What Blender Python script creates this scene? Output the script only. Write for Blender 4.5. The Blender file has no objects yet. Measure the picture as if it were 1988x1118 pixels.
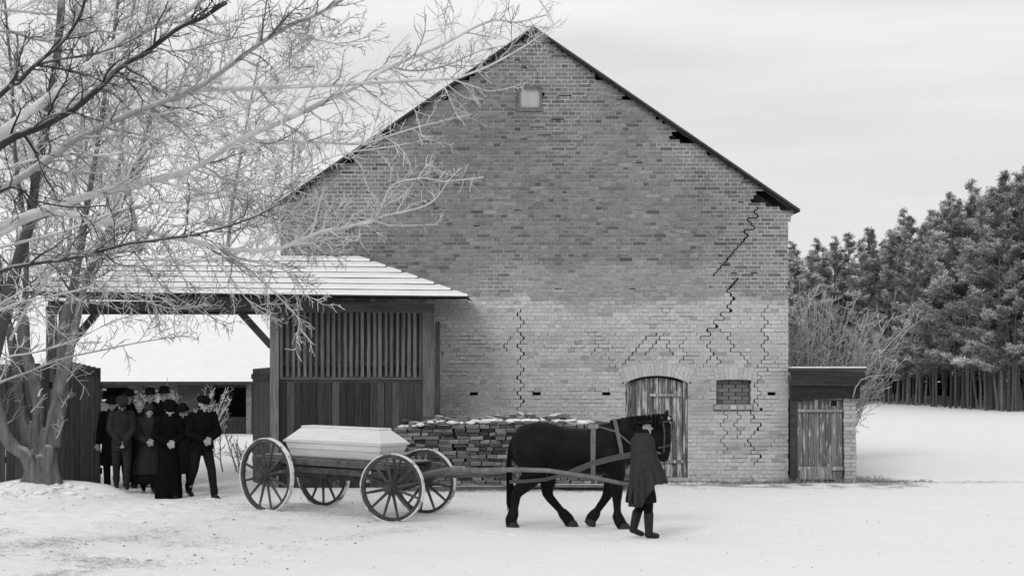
import bpy, math, random
from mathutils import Vector, Matrix, noise
R = math.radians
# ------------------------------------------------------------------ camera, sky, sun, exposure
SC = bpy.context.scene
COL = SC.collection
F, HC, CX, HY = 3450.0, 2.75, 994.0, 660.0      # focal length in photo pixels, camera height, principal column, horizon row
cam_d = bpy.data.cameras.new('camera')
cam = bpy.data.objects.new('camera', cam_d); COL.objects.link(cam)
cam.location = (0, 0, HC); cam.rotation_euler = (R(90), 0, 0)
cam_d.sensor_width = 36; cam_d.lens = F / 1988 * 36
cam_d.shift_y = (HY - 559) / 1988
cam_d.clip_end = 3000; cam_d.clip_start = .1
SC.camera = cam

SUN_EL, SUN_AZ = 38, 205     # degrees: high behind the camera and to its left
W = bpy.data.worlds.new('World'); SC.world = W; W.use_nodes = True
nt = W.node_tree; nt.nodes.clear()
def wn(t, **k):
    n = nt.nodes.new(t)
    for a, b in k.items(): setattr(n, a, b)
    return n
w_out = wn('ShaderNodeOutputWorld'); w_bg = wn('ShaderNodeBackground')
w_sky = wn('ShaderNodeTexSky', sky_type='NISHITA', sun_disc=False)
w_sky.sun_elevation = R(SUN_EL); w_sky.sun_rotation = R(SUN_AZ); w_sky.air_density = 2; w_sky.dust_density = 5
w_bw = wn('ShaderNodeRGBToBW')
w_tc = wn('ShaderNodeTexCoord'); w_mp = wn('ShaderNodeMapping'); w_mp.inputs['Scale'].default_value = (1.1, 1.1, 9.0)
w_nz = wn('ShaderNodeTexNoise'); w_nz.inputs['Scale'].default_value = 1.7; w_nz.inputs['Detail'].default_value = 5
w_mr = wn('ShaderNodeMapRange'); w_mr.inputs['From Min'].default_value = .42; w_mr.inputs['From Max'].default_value = .74
w_mr.inputs['To Min'].default_value = 7.3; w_mr.inputs['To Max'].default_value = 9.6
w_mx = wn('ShaderNodeMix', data_type='FLOAT'); w_mx.inputs[0].default_value = .07
L = nt.links.new
L(w_tc.outputs['Generated'], w_mp.inputs['Vector']); L(w_mp.outputs[0], w_nz.inputs['Vector']); L(w_nz.outputs[0], w_mr.inputs['Value'])
L(w_sky.outputs[0], w_bw.inputs[0]); L(w_mr.outputs[0], w_mx.inputs[2]); L(w_bw.outputs[0], w_mx.inputs[3])
L(w_mx.outputs[0], w_bg.inputs['Color']); w_bg.inputs['Strength'].default_value = .1
L(w_bg.outputs[0], w_out.inputs[0])

sun_d = bpy.data.lights.new('sun', 'SUN'); sun_d.energy = 1.0; sun_d.angle = R(22); sun_d.color = (1, 1, 1)
sun = bpy.data.objects.new('sun', sun_d); COL.objects.link(sun)
sd = Vector((math.sin(R(SUN_AZ)) * math.cos(R(SUN_EL)), math.cos(R(SUN_AZ)) * math.cos(R(SUN_EL)), math.sin(R(SUN_EL))))
sun.rotation_euler = sd.to_track_quat('Z', 'Y').to_euler(); sun.location = (-10, -10, 30)
SC.view_settings.view_transform = 'Standard'; SC.view_settings.look = 'None'
SC.view_settings.exposure = .07; SC.view_settings.gamma = 1; SC.view_settings.use_curve_mapping = False
SC.render.engine = 'CYCLES'
SC.cycles.use_denoising = True
SC.cycles.max_bounces = 6; SC.cycles.diffuse_bounces = 4
SC.cycles.filter_width = 1.6

# ------------------------------------------------------------------ helpers
rnd = random.Random(7)
U = rnd.uniform
def at(px, py, d):                      # a point of the place, from where it shows in the photograph and how far off it stands
    return Vector(((px - CX) * d / F, d, HC - (py - HY) * d / F))
def X(px, d): return (px - CX) * d / F
def Z(py, d): return HC - (py - HY) * d / F
def lerp(a, b, t): return a + (b - a) * t
def ss(a, b, x):
    t = max(0., min(1., (x - a) / (b - a))); return t * t * (3 - 2 * t)
def nz(x, y, z=0., s=1.): return noise.noise(Vector((x * s, y * s, z * s)))

WL = {}                                 # world location of each object's origin
class MB:
    def __init__(s): s.v = []; s.f = []; s.t = []
    def add(s, vs, fs, tone=1.):
        b = len(s.v); s.v += [tuple(q) for q in vs]; s.f += [tuple(i + b for i in q) for q in fs]; s.t += [tone] * len(vs)
        return s
    def box(s, c, size, rot=None, tone=1., taper=1.):
        x, y, z = size[0] / 2, size[1] / 2, size[2] / 2
        vs = [Vector((sx * x * (taper if sz > 0 else 1), sy * y * (taper if sz > 0 else 1), sz * z)) for sz in (-1, 1) for sy in (-1, 1) for sx in (-1, 1)]
        if rot is not None: vs = [rot @ q for q in vs]
        c = Vector(c)
        return s.add([q + c for q in vs], [(0, 2, 3, 1), (4, 5, 7, 6), (0, 1, 5, 4), (2, 6, 7, 3), (0, 4, 6, 2), (1, 3, 7, 5)], tone)
    def bar(s, a, b, w, h, tone=1., up=(0, 0, 1)):      # rectangular bar from a to b
        a = Vector(a); b = Vector(b); d = (b - a); l = d.length; d.normalize()
        sd_ = d.cross(Vector(up)); sd_ = sd_.normalized() if sd_.length > 1e-4 else Vector((1, 0, 0))
        u_ = sd_.cross(d); m = Matrix((d, sd_, u_)).transposed()
        return s.box((a + b) / 2, (l, w, h), m, tone)
    def prism(s, poly, axis, a0, a1, tone=1.):          # poly in two axes, extruded along the third
        n = len(poly)
        def p3(q, a):
            return {'x': (a, q[0], q[1]), 'y': (q[0], a, q[1]), 'z': (q[0], q[1], a)}[axis]
        vs = [p3(q, a0) for q in poly] + [p3(q, a1) for q in poly]
        return s.add(vs, [tuple(range(n)), tuple(range(2 * n - 1, n - 1, -1))] + [(i, i + n, (i + 1) % n + n, (i + 1) % n) for i in range(n)], tone)
    def tube(s, pts, rad, n=6, tone=1., cap=True):
        b = len(s.v); m = len(pts); pts = [Vector(p) for p in pts]
        ref = None
        for i, p in enumerate(pts):
            d = (pts[min(i + 1, m - 1)] - pts[max(i - 1, 0)])
            d = d.normalized() if d.length > 1e-6 else Vector((0, 0, 1))
            if ref is None: ref = d.orthogonal().normalized()
            ref = ref - d * ref.dot(d); ref = ref.normalized() if ref.length > 1e-4 else d.orthogonal().normalized()
            o = d.cross(ref); r = rad[i] if isinstance(rad, (list, tuple)) else rad
            for k in range(n):
                a = 2 * math.pi * k / n
                q = p + (ref * math.cos(a) + o * math.sin(a)) * r
                s.v.append((q.x, q.y, q.z)); s.t.append(tone)
        for i in range(m - 1):
            for k in range(n):
                k2 = (k + 1) % n
                s.f.append((b + i * n + k, b + i * n + k2, b + (i + 1) * n + k2, b + (i + 1) * n + k))
        if cap:
            s.f.append(tuple(b + k for k in range(n - 1, -1, -1))); s.f.append(tuple(b + (m - 1) * n + k for k in range(n)))
        return s
    def rings(s, rg, tone=1., cap=True):
        b = len(s.v); n = len(rg[0]); m = len(rg)
        for r in rg:
            for q in r: s.v.append(tuple(q)); s.t.append(tone)
        for i in range(m - 1):
            for k in range(n):
                k2 = (k + 1) % n
                s.f.append((b + i * n + k, b + i * n + k2, b + (i + 1) * n + k2, b + (i + 1) * n + k))
        if cap:
            s.f.append(tuple(b + k for k in range(n - 1, -1, -1))); s.f.append(tuple(b + (m - 1) * n + k for k in range(n)))
        return s
    def caps(s, p0, r0, p1, r1, sq=(1, 1, 1), n=12):    # tapered capsule; sq squashes it along the world axes
        p0 = Vector(p0); p1 = Vector(p1); d = p1 - p0; l = d.length
        d = d.normalized() if l > 1e-6 else Vector((0, 0, 1))
        a = d.orthogonal().normalized(); o = d.cross(a); rg = []
        for p, r, sg in ((p0, r0, -1), (p1, r1, 1)):
            for t in ((80, 55, 28, 0) if sg < 0 else (0, 28, 55, 80)):
                c = math.cos(R(t)) * r; h = math.sin(R(t)) * r * sg; ring = []
                for k in range(n):
                    an = 2 * math.pi * k / n
                    off = (a * math.cos(an) + o * math.sin(an)) * c + d * h
                    ring.append(p + Vector((off.x * sq[0], off.y * sq[1], off.z * sq[2])))
                rg.append(ring)
        return s.rings(rg)
    def chain(s, pts, sq=(1, 1, 1), n=12):              # pts: (x, y, z, r)
        for a, b in zip(pts, pts[1:]): s.caps(a[:3], a[3], b[:3], b[3], sq, n)
        return s
    def ell(s, c, r, n=14): return s.caps(c, 1, (c[0], c[1], c[2] + 1e-5), 1, r, n)
    def loft(s, secs, axis='z', n=28, fold=None, cap=True):  # secs: (pos, c1, c2, r1, r2)
        rg = []
        for i, (p, c1, c2, r1, r2) in enumerate(secs):
            ring = []
            for k in range(n):
                a = 2 * math.pi * k / n; m = 1.
                if fold: m += fold(p, a)
                u_, v_ = c1 + math.cos(a) * r1 * m, c2 + math.sin(a) * r2 * m
                ring.append((u_, v_, p) if axis == 'z' else (p, u_, v_))
            rg.append(ring)
        return s.rings(rg, cap=cap)
    def xf(s, m): s.v = [tuple(m @ Vector(q)) for q in s.v]; return s
    def mesh(s, name, mat, off=Vector((0, 0, 0)), smooth=False, tones=True):
        me = bpy.data.meshes.new(name)
        ox, oy, oz = off
        me.from_pydata([(a - ox, b - oy, c - oz) for a, b, c in s.v], [], s.f)
        if mat: me.materials.append(mat)
        if tones:
            at_ = me.attributes.new('tone', 'FLOAT', 'POINT'); at_.data.foreach_set('value', s.t)
        if smooth: me.polygons.foreach_set('use_smooth', [True] * len(me.polygons))
        me.update(); return me
    def build(s, name, mat, parent=None, loc=None, smooth=False, shade=None):
        o0 = WL[parent.name] if parent else Vector(loc if loc is not None else (0, 0, 0))
        o = bpy.data.objects.new(name, s.mesh(name, mat, o0, smooth)); COL.objects.link(o)
        if parent: o.parent = parent
        else: o.location = o0
        WL[o.name] = Vector(o0)
        if shade is not None: o.color = (shade, shade, shade, 1)
        return o
def tag(o, label=None, cat=None, group=None, kind=None):
    for k, v in (('label', label), ('category', cat), ('group', group), ('kind', kind)):
        if v: o[k] = v
    return o
def thing(name, loc, label, cat, group=None):
    o = bpy.data.objects.new(name, None); COL.objects.link(o); o.location = loc; o.empty_display_size = .2
    WL[o.name] = Vector(loc); return tag(o, label, cat, group)
def piece(me, name, parent, loc, rot=(0, 0, 0), scale=(1, 1, 1), shade=1.):   # an alike piece sharing mesh data
    o = bpy.data.objects.new(name, me); COL.objects.link(o); o.parent = parent
    o.location = Vector(loc) - WL[parent.name]; o.rotation_euler = rot; o.scale = scale
    o.color = (shade, shade, shade, 1); WL[o.name] = WL[parent.name]; return o
def remesh(mb, voxel, smooth=3, ratio=1., relax=None):      # fuse overlapping solids into one continuous skin
    o = bpy.data.objects.new('tmp', mb.mesh('tmp', None, tones=False)); COL.objects.link(o)
    m = o.modifiers.new('r', 'REMESH'); m.mode = 'VOXEL'; m.voxel_size = voxel
    if smooth:
        q = o.modifiers.new('s', 'SMOOTH'); q.iterations = smooth; q.factor = .5
    if ratio < 1:
        q = o.modifiers.new('d', 'DECIMATE'); q.ratio = ratio
    ev = o.evaluated_get(bpy.context.evaluated_depsgraph_get()); me = ev.to_mesh()
    r = MB(); r.v = [tuple(v.co) for v in me.vertices]; r.f = [tuple(p.vertices) for p in me.polygons]; r.t = [1.] * len(r.v)
    ev.to_mesh_clear(); d = o.data; bpy.data.objects.remove(o); bpy.data.meshes.remove(d)
    return r

# ------------------------------------------------------------------ materials (the film is black and white: every colour is a grey)
def mat(name, val, var=.25, scale=6., st=(1, 1, 1), rough=.9, bump=0., bscale=None, snow=0., sn=(.45, .8), spec=.2, streak=None, detail=5, wear=None, turn=0.):
    m = bpy.data.materials.new(name); m.use_nodes = True; t = m.node_tree; N = t.nodes; N.clear(); K = t.links.new
    out = N.new('ShaderNodeOutputMaterial'); b = N.new('ShaderNodeBsdfPrincipled'); K(b.outputs[0], out.inputs[0])
    b.inputs['Roughness'].default_value = rough; b.inputs['Specular IOR Level'].default_value = spec
    def math_(op, a, c=None, clamp=False):
        n = N.new('ShaderNodeMath'); n.operation = op; n.use_clamp = clamp
        for i, q in enumerate((a, c)):
            if q is None: continue
            if isinstance(q, (int, float)): n.inputs[i].default_value = q
            else: K(q, n.inputs[i])
        return n.outputs[0]
    tc = N.new('ShaderNodeTexCoord'); mp = N.new('ShaderNodeMapping'); mp.inputs['Scale'].default_value = st
    if turn:
        vr = N.new('ShaderNodeVectorRotate'); vr.rotation_type = 'Z_AXIS'; vr.inputs['Angle'].default_value = turn; K(tc.outputs['Object'], vr.inputs['Vector']); K(vr.outputs[0], mp.inputs['Vector'])
    else: K(tc.outputs['Object'], mp.inputs['Vector'])
    oi = N.new('ShaderNodeObjectInfo')
    ad = N.new('ShaderNodeVectorMath'); ad.operation = 'ADD'; K(mp.outputs[0], ad.inputs[0])
    rv = math_('MULTIPLY', oi.outputs['Random'], 37.); K(rv, ad.inputs[1])
    n1 = N.new('ShaderNodeTexNoise'); n1.inputs['Scale'].default_value = scale; n1.inputs['Detail'].default_value = detail; n1.inputs['Roughness'].default_value = .6
    K(ad.outputs[0], n1.inputs['Vector'])
    fac = math_('ADD', math_('MULTIPLY', math_('SUBTRACT', n1.outputs[0], .5), 4 * var), 1.)
    at_ = N.new('ShaderNodeAttribute'); at_.attribute_name = 'tone'
    sep = N.new('ShaderNodeSeparateColor'); K(oi.outputs['Color'], sep.inputs[0])
    v = math_('MULTIPLY', math_('MULTIPLY', fac, at_.outputs['Fac']), math_('MULTIPLY', sep.outputs[0], val))
    if wear:      # old paint flaking: (value, noise scale, threshold, stretch)
        mp2 = N.new('ShaderNodeMapping'); mp2.inputs['Scale'].default_value = wear[3]; K(tc.outputs['Object'], mp2.inputs['Vector'])
        n3 = N.new('ShaderNodeTexNoise'); n3.inputs['Scale'].default_value = wear[1]; n3.inputs['Detail'].default_value = 7; n3.inputs['Roughness'].default_value = .7
        K(mp2.outputs[0], n3.inputs['Vector'])
        mr = N.new('ShaderNodeMapRange'); mr.inputs['From Min'].default_value = wear[2] - .03; mr.inputs['From Max'].default_value = wear[2] + .05; K(n3.outputs[0], mr.inputs['Value'])
        mx = N.new('ShaderNodeMix'); mx.data_type = 'FLOAT'; K(mr.outputs[0], mx.inputs[0]); K(v, mx.inputs[2]); mx.inputs[3].default_value = wear[0]; v = mx.outputs[0]
    v = math_('MAXIMUM', v, .006); v = math_('MINIMUM', v, .88)
    if snow:
        g = N.new('ShaderNodeNewGeometry'); sx = N.new('ShaderNodeSeparateXYZ'); K(g.outputs['Normal'], sx.inputs[0])
        n2 = N.new('ShaderNodeTexNoise'); n2.inputs['Scale'].default_value = 9; n2.inputs['Detail'].default_value = 4; K(tc.outputs['Object'], n2.inputs['Vector'])
        q = math_('ADD', sx.outputs[2], math_('MULTIPLY', math_('SUBTRACT', n2.outputs[0], .5), .9))
        mr = N.new('ShaderNodeMapRange'); mr.inputs['From Min'].default_value = sn[0]; mr.inputs['From Max'].default_value = sn[1]; mr.inputs['To Max'].default_value = snow; K(q, mr.inputs['Value'])
        mx = N.new('ShaderNodeMix'); mx.data_type = 'FLOAT'; K(mr.outputs[0], mx.inputs[0]); K(v, mx.inputs[2]); mx.inputs[3].default_value = .82; v = mx.outputs[0]
    K(v, b.inputs['Base Color'])
    if bump:
        n4 = N.new('ShaderNodeTexNoise'); n4.inputs['Scale'].default_value = bscale or scale * 3; n4.inputs['Detail'].default_value = 6; K(ad.outputs[0], n4.inputs['Vector'])
        bp = N.new('ShaderNodeBump'); bp.inputs['Strength'].default_value = bump; bp.inputs['Distance'].default_value = .02; K(n4.outputs[0], bp.inputs['Height']); K(bp.outputs[0], b.inputs['Normal'])
    return m
M = {}
M['brick'] = mat('brick', 1., .22, 14, bump=.5, bscale=40)
M['mortar'] = mat('mortar', 1., .18, 9, bump=.4)
M['core'] = mat('wall_core', .05, .2, 5)  # coloured near black to deepen the shade in holes and open joints
M['oldbrick'] = mat('stack_brick', 1., .3, 11, bump=.6, bscale=30, snow=.95, sn=(.4, .65))
M['roofdark'] = mat('roof_dark', .05, .4, 5)
M['wood_v'] = mat('weathered_wood_upright', .105, .5, 9, st=(3, 3, .25), bump=.5)
M['wood_h'] = mat('weathered_wood_level', .085, .5, 9, st=(.25, 3, 3), bump=.5)
M['wood_p'] = mat('grey_wood', .12, .5, 8, st=(1, 1, 1), bump=.4)
M['wood_s'] = mat('snowy_wood', .09, .5, 9, st=(.3, 3, 3), bump=.4, snow=.95, sn=(.3, .6))
M['door'] = mat('peeling_door_wood', .13, .5, 10, st=(4, 4, .25), bump=.6, wear=(.5, 5, .53, (4, 4, .3)))
M['sheddoor'] = mat('shed_door_wood', .16, .5, 10, st=(4, 4, .25), bump=.6, wear=(.45, 5, .57, (4, 4, .5)))
M['tar'] = mat('tarred_board', .03, .5, 6, st=(.4, 3, 3), bump=.4)
M['plaster'] = mat('rough_plaster', .5, .25, 4, bump=.4)
M['coffin'] = mat('planed_spruce', .72, .11, 9, st=(.25, 3.5, 3.5), rough=.7, bump=.2, turn=R(39))
M['cart'] = mat('cart_wood', .075, .5, 8, bump=.4, snow=.35, sn=(.7, 1.))
M['rim'] = mat('wheel_rim_wood', .07, .5, 8, bump=.3)
M['tyre'] = mat('snow_caked_tyre', .2, .4, 16, bump=.6, wear=(.78, 5, .44, (1, 1, 1)))
M['shaft'] = mat('shaft_wood', .16, .4, 7, bump=.3)
M['snow'] = mat('snow', .83, .035, 2.2, bump=.5, bscale=9, rough=.8)
M['snowlump'] = mat('snow_lump', .82, .05, 6, bump=.6, bscale=20)
M['bark'] = mat('frosted_bark', 1., .5, 7, st=(1.6, 1.6, .4), bump=.9, bscale=20, snow=.4, sn=(.4, .9))
M['bough'] = mat('frosted_bough', 1., .25, 9, bump=.5, bscale=26, snow=.5, sn=(.3, .85))
M['twig'] = mat('frosted_twig', 1., .1, 4, snow=.5, sn=(.1, .8))
M['pine_bark'] = mat('pine_bark', .12, .3, 6)
M['needle'] = mat('pine_needles', 1., .1, 3, rough=.8)
M['hide'] = mat('black_horse_coat', .008, .4, 5, rough=.5, spec=.07, bump=.1)
M['hair'] = mat('black_horse_hair', .007, .3, 9, rough=.7, spec=.1)
M['hoof'] = mat('hoof_horn', .03, .3, 9, rough=.6)
M['leather'] = mat('harness_leather', .10, .3, 12, rough=.6, bump=.2)
M['cloth'] = mat('wool_cloth', 1., .25, 22, rough=1., spec=0., bump=.3, bscale=70)
M['skin'] = mat('skin', .34, .08, 9, rough=.6)
M['boot'] = mat('boot_leather', .016, .3, 9, rough=.6, spec=.15)
def ground_mat():
    m = mat('trampled_snow', .83, .03, 2.2, bump=.55, bscale=8, rough=.8); t = m.node_tree; N = t.nodes; K = t.links.new
    at_ = next(n for n in N if n.type == 'ATTRIBUTE'); b = next(n for n in N if n.type == 'BSDF_PRINCIPLED'); tc = next(n for n in N if n.type == 'TEX_COORD')
    nz_ = []
    for sc_, d_ in ((7., 4), (26., 3)):
        q = N.new('ShaderNodeTexNoise'); q.inputs['Scale'].default_value = sc_; q.inputs['Detail'].default_value = d_; q.inputs['Roughness'].default_value = .65; K(tc.outputs['Object'], q.inputs['Vector']); nz_.append(q.outputs[0])
    a = N.new('ShaderNodeMath'); a.operation = 'ADD'; K(nz_[0], a.inputs[0]); K(nz_[1], a.inputs[1])
    s = N.new('ShaderNodeMath'); s.operation = 'ADD'; K(a.outputs[0], s.inputs[0]); K(at_.outputs['Fac'], s.inputs[1])
    mr = N.new('ShaderNodeMapRange'); mr.inputs['From Min'].default_value = 1.2; mr.inputs['From Max'].default_value = 1.6; mr.inputs['To Max'].default_value = .85; K(s.outputs[0], mr.inputs['Value'])
    mx = N.new('ShaderNodeMix'); mx.data_type = 'FLOAT'; K(mr.outputs[0], mx.inputs[0]); mx.inputs[2].default_value = .83; mx.inputs[3].default_value = .2; K(mx.outputs[0], b.inputs['Base Color'])
    return m
M['ground'] = ground_mat()
M['pane'] = mat('dusty_pane', .42, .2, 4, rough=.5)
M['dirt'] = mat('frozen_debris', 1., .3, 9)
# ------------------------------------------------------------------ ground: one sheet of snow
TREE_A = (X(72, 31.4), 31.4)
PRINTS = {}
def add_print(x, y, a, l, w, dp):
    q = (x, y, math.cos(a), math.sin(a), l, w, dp)
    for i in (-1, 0, 1):
        for j in (-1, 0, 1): PRINTS.setdefault((int(math.floor(x / .5)) + i, int(math.floor(y / .5)) + j), []).append(q)
def track(pts, step, side, l, w, dp, rr, jit=.04):        # a line of alternate prints
    k = 0; carry = 0.
    for (xa, ya), (xb, yb) in zip(pts, pts[1:]):
        L_ = math.hypot(xb - xa, yb - ya); a = math.atan2(yb - ya, xb - xa); s = carry
        while s < L_:
            o = side if k % 2 else -side
            add_print(xa + math.cos(a) * s - math.sin(a) * o + rr.gauss(0, jit), ya + math.sin(a) * s + math.cos(a) * o + rr.gauss(0, jit), a + rr.gauss(0, .2), l, w, dp * rr.uniform(.6, 1.2)); k += 1; s += step
        carry = s - L_
_r = random.Random(60)
track([(-7.2, 38), (-6.6, 33.8), (-5.6, 31.2), (-4.0, 29.6), (-1.4, 27.6), (.2, 26.4)], .42, .2, .12, .09, .035, _r, .05)      # the horse
for dx in (-.9, -.2, .5, 1.1): track([(-8.4 + dx, 40), (-7.0 + dx, 33.6), (-6.4 + dx, 31.4)], .34, .1, .14, .06, .03, _r)
track([(-5.2, 30.0), (-2.6, 27.0), (-.6, 25.4), (1.75, 24.75)], .36, .1, .14, .06, .035, _r)
track([(-9, 24), (-6, 25.5), (-3.5, 26.4), (-1, 26.0)], .37, .11, .14, .06, .03, _r); track([(-7.2, 21), (-6.0, 26), (-5.9, 30)], .37, .11, .14, .06, .03, _r)
track([(2, 25.2), (5, 27), (6.3, 33.2)], .38, .11, .14, .06, .025, _r); track([(2.9, 33.6), (4.5, 31), (9, 28)], .38, .11, .14, .06, .022, _r)
for i in range(170): add_print(_r.uniform(-8.5, -2.6), _r.uniform(22, 31), _r.uniform(0, 6.3), _r.uniform(.08, .16), .07, _r.uniform(.01, .03))
RUT = [(-7.6, 37.5), (-6.6, 33.6), (-5.3, 31.1), (-3.565, 29.25), (-1.605, 27.66)]
def rut(x, y):
    if x > -1.3 or y < 27 or y > 38: return 0.
    best = 9.; 
    for (xa, ya), (xb, yb) in zip(RUT, RUT[1:]):
        vx, vy = xb - xa, yb - ya; L2 = vx * vx + vy * vy; t = ((x - xa) * vx + (y - ya) * vy) / L2
        if 0 <= t <= 1: best = min(best, abs(abs(((x - xa) * vy - (y - ya) * vx) / math.sqrt(L2)) - .64))
    return math.exp(-(best / .055) ** 2) - .35 * math.exp(-((best - .11) / .05) ** 2)
def gz(x, y, fine=True):
    z = -.5 * ss(37, 86, y)
    z += .30 * math.exp(-(((x - TREE_A[0] + .15) / 1.1) ** 2 + ((y - TREE_A[1] - .1) / .8) ** 2))
    z += .13 * math.exp(-(((x + 7.35) / .55) ** 2 + ((y - 31.5) / .4) ** 2))
    if y > 40: z += .5 * ss(90, 300, y) * 6
    if fine and y < 60 and y > 8:
        k = ss(9, 14, y) * (1 - ss(45, 60, y))
        z += k * (.018 * nz(x, y, 3, .6) + .012 * nz(x, y, 5, 1.7))
        rough = ss(-1.5, -5.5, x) * (1 - ss(29.5, 31.5, y)) * 1.3 + .3
        rough += .7 * ss(33.3, 34.1, y) * (1 - ss(36, 38, y)) * ss(2.8, 3.4, x)
        z -= .022 * rut(x, y)
        for (qx, qy, c_, s_, l_, w_, dp) in PRINTS.get((int(math.floor(x / .5)), int(math.floor(y / .5))), ()):
            u_, v_ = (x - qx) * c_ + (y - qy) * s_, -(x - qx) * s_ + (y - qy) * c_; e_ = (u_ / l_) ** 2 + (v_ / w_) ** 2
            if e_ < 6: z -= dp * (math.exp(-e_ * e_) - .3 * math.exp(-(e_ - 2.6) ** 2))
        z += k * rough * (.018 * nz(x, y, 9, 4.) + .012 * nz(x, y, 1, 8.))
    return z
def axis(knots):
    r = []
    for a, b, n in knots: r += [lerp(a, b, i / n) for i in range(n)]
    return r + [knots[-1][1]]
gx = axis([(-900, -60, 10), (-60, -14, 24), (-14, -8.6, 40), (-8.6, 8.6, 280), (8.6, 14, 36), (14, 60, 26), (60, 900, 10)])
gy = axis([(-120, 10, 16), (10, 19, 18), (19, 36.5, 270), (36.5, 60, 70), (60, 120, 36), (120, 1500, 14)])
gm = MB(); nx = len(gx)
for y in gy:
    for x in gx: gm.v.append((x, y, gz(x, y)))
gm.f = [(j * nx + i, j * nx + i + 1, (j + 1) * nx + i + 1, (j + 1) * nx + i) for j in range(len(gy) - 1) for i in range(nx - 1)]
def dirt(x, y):                          # where the snow is thin or trodden through to the soil
    if y > 60 or y < 8: return 0.
    n = .5 + .5 * nz(x, y, 2, .9)
    a = ss(-2.2, -6.0, x) * ss(28.5, 23.0, y) * ss(.3, .75, n) * .5
    b = ss(32.2 + .6 * nz(x, 0, 0, 1.3), 33.9, y) * (1 - ss(34.9, 35.4, y)) * ss(2.6, 3.3, x) * (1 - ss(7.0, 8.6, x)) * (.2 + .5 * ss(.38, .62, .5 + .5 * nz(x, y * 1.6, 6, 2.3)))
    c = .75 * math.exp(-(((x - 7.1) / .8) ** 2 + ((y - 34.6) / 1.1) ** 2))
    e = .42 * math.exp(-(((x - 9.0) / 1.5) ** 2 + ((y - 34.4) / .35) ** 2))
    f = ss(31.6, 32.7, y) * (1 - ss(33.6, 34.2, y)) * ss(-2.6, -1.9, x) * (1 - ss(2.2, 2.6, x)) * .6
    g = ss(19, 26, y) * .3 * ss(.45, .75, n) * (1 - ss(31, 33, y)) * (1 - .75 * ss(-2, 1, x))
    h = .22 * math.exp(-((x + 4.6 + (y - 29.8) * .95) / 1.1) ** 2) * (1 - ss(33, 36, y)) * ss(26, 28, y)
    return min(1., max(a, b, c, e, f, g, h))
gm.t = [dirt(v[0], v[1]) for v in gm.v]
ground = gm.build('ground', M['ground'], smooth=True); tag(ground, kind='structure')
# dead leaves, straw and crumbs of soil lying on the snow
def litter():
    mb = MB(); r = random.Random(5)
    def bit(x, y, s, tone):
        z = gz(x, y) + .004; a = r.uniform(0, 6.3); c, q = math.cos(a) * s, math.sin(a) * s; k = r.uniform(.3, .6)
        mb.add([(x - c, y - q, z), (x + q * k, y - c * k, z + s * .5), (x + c, y + q, z + s * .2), (x - q * k, y + c * k, z)], [(0, 1, 2, 3)], tone)
    for i in range(1100):
        y = r.uniform(21, 31); x = -y * r.uniform(.08, .31)
        if r.random() < ss(-.5, .5, nz(x, y, 4, .8)): bit(x, y, r.uniform(.006, .022) * r.choice((.7, 1, 1, 1.5)), r.uniform(.05, .25))
    for i in range(160):
        y = r.uniform(20, 33.5); x = y * r.uniform(-.1, .29); bit(x, y, r.uniform(.006, .018), r.uniform(.06, .2))
    for i in range(1500):
        x = r.uniform(2.9, 8.2); y = 34.42 - abs(r.gauss(0, .22)) + (0 if x < 6.75 else r.uniform(0, .5))
        bit(x, y, r.uniform(.008, .03), r.uniform(.06, .28))
    for i in range(500):
        x = r.uniform(-2.3, 2.2); y = 32.75 - abs(r.gauss(0, .25)); bit(x, y, r.uniform(.008, .028), r.uniform(.06, .25))
    o = mb.build('ground_litter', M['dirt']); tag(o, 'dark crumbs, straw and dead leaves scattered over the trampled snow', 'litter', kind='stuff')
    g = MB()
    for i in range(900):          # dry grass along the foot of the wall and the shed
        x = r.choice((r.uniform(3.4, 5.3), r.uniform(5.2, 6.8), r.uniform(5.2, 6.8), r.gauss(5.5, .25), r.uniform(6.6, 7.4)))
        y = r.uniform(34.0, 34.42) if x < 6.7 else r.uniform(34.2, 35.3)
        z = gz(x, y); h = r.uniform(.03, .12); a = r.uniform(0, 6.3); l = r.uniform(0, .6) * h
        g.tube([(x, y, z - .01), (x + math.cos(a) * l * .4, y + math.sin(a) * l * .4, z + h * .6), (x + math.cos(a) * l, y + math.sin(a) * l, z + h)], [.004, .003, .001], 3, r.uniform(.12, .42), False)
    o = g.build('dry_grass', M['dirt']); tag(o, 'dry grass stalks along the foot of the brick wall', 'grass', kind='stuff')
litter()
def clods():
    mb = MB(); q = random.Random(15)
    for i in range(34):
        a = q.uniform(0, 6.283); d = q.uniform(.35, 1.6); x, y = TREE_A[0] + .1 + math.cos(a) * d, TREE_A[1] - .35 + math.sin(a) * d * .55; s_ = q.uniform(.02, .09) * (1.4 if q.random() < .12 else 1)
        mb.ell((x, y, gz(x, y) + s_ * .15), (s_ * q.uniform(.8, 1.6), s_, s_ * q.uniform(.3, .6)), 7)
    mb.v = [tuple(Vector(v) + noise.noise_vector(Vector(v) * 14) * .014) for v in mb.v]
    tag(mb.build('snow_clods', M['snowlump'], smooth=True), 'lumps of shovelled snow heaped round the gate tree', 'snow', kind='stuff')
clods()

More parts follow.
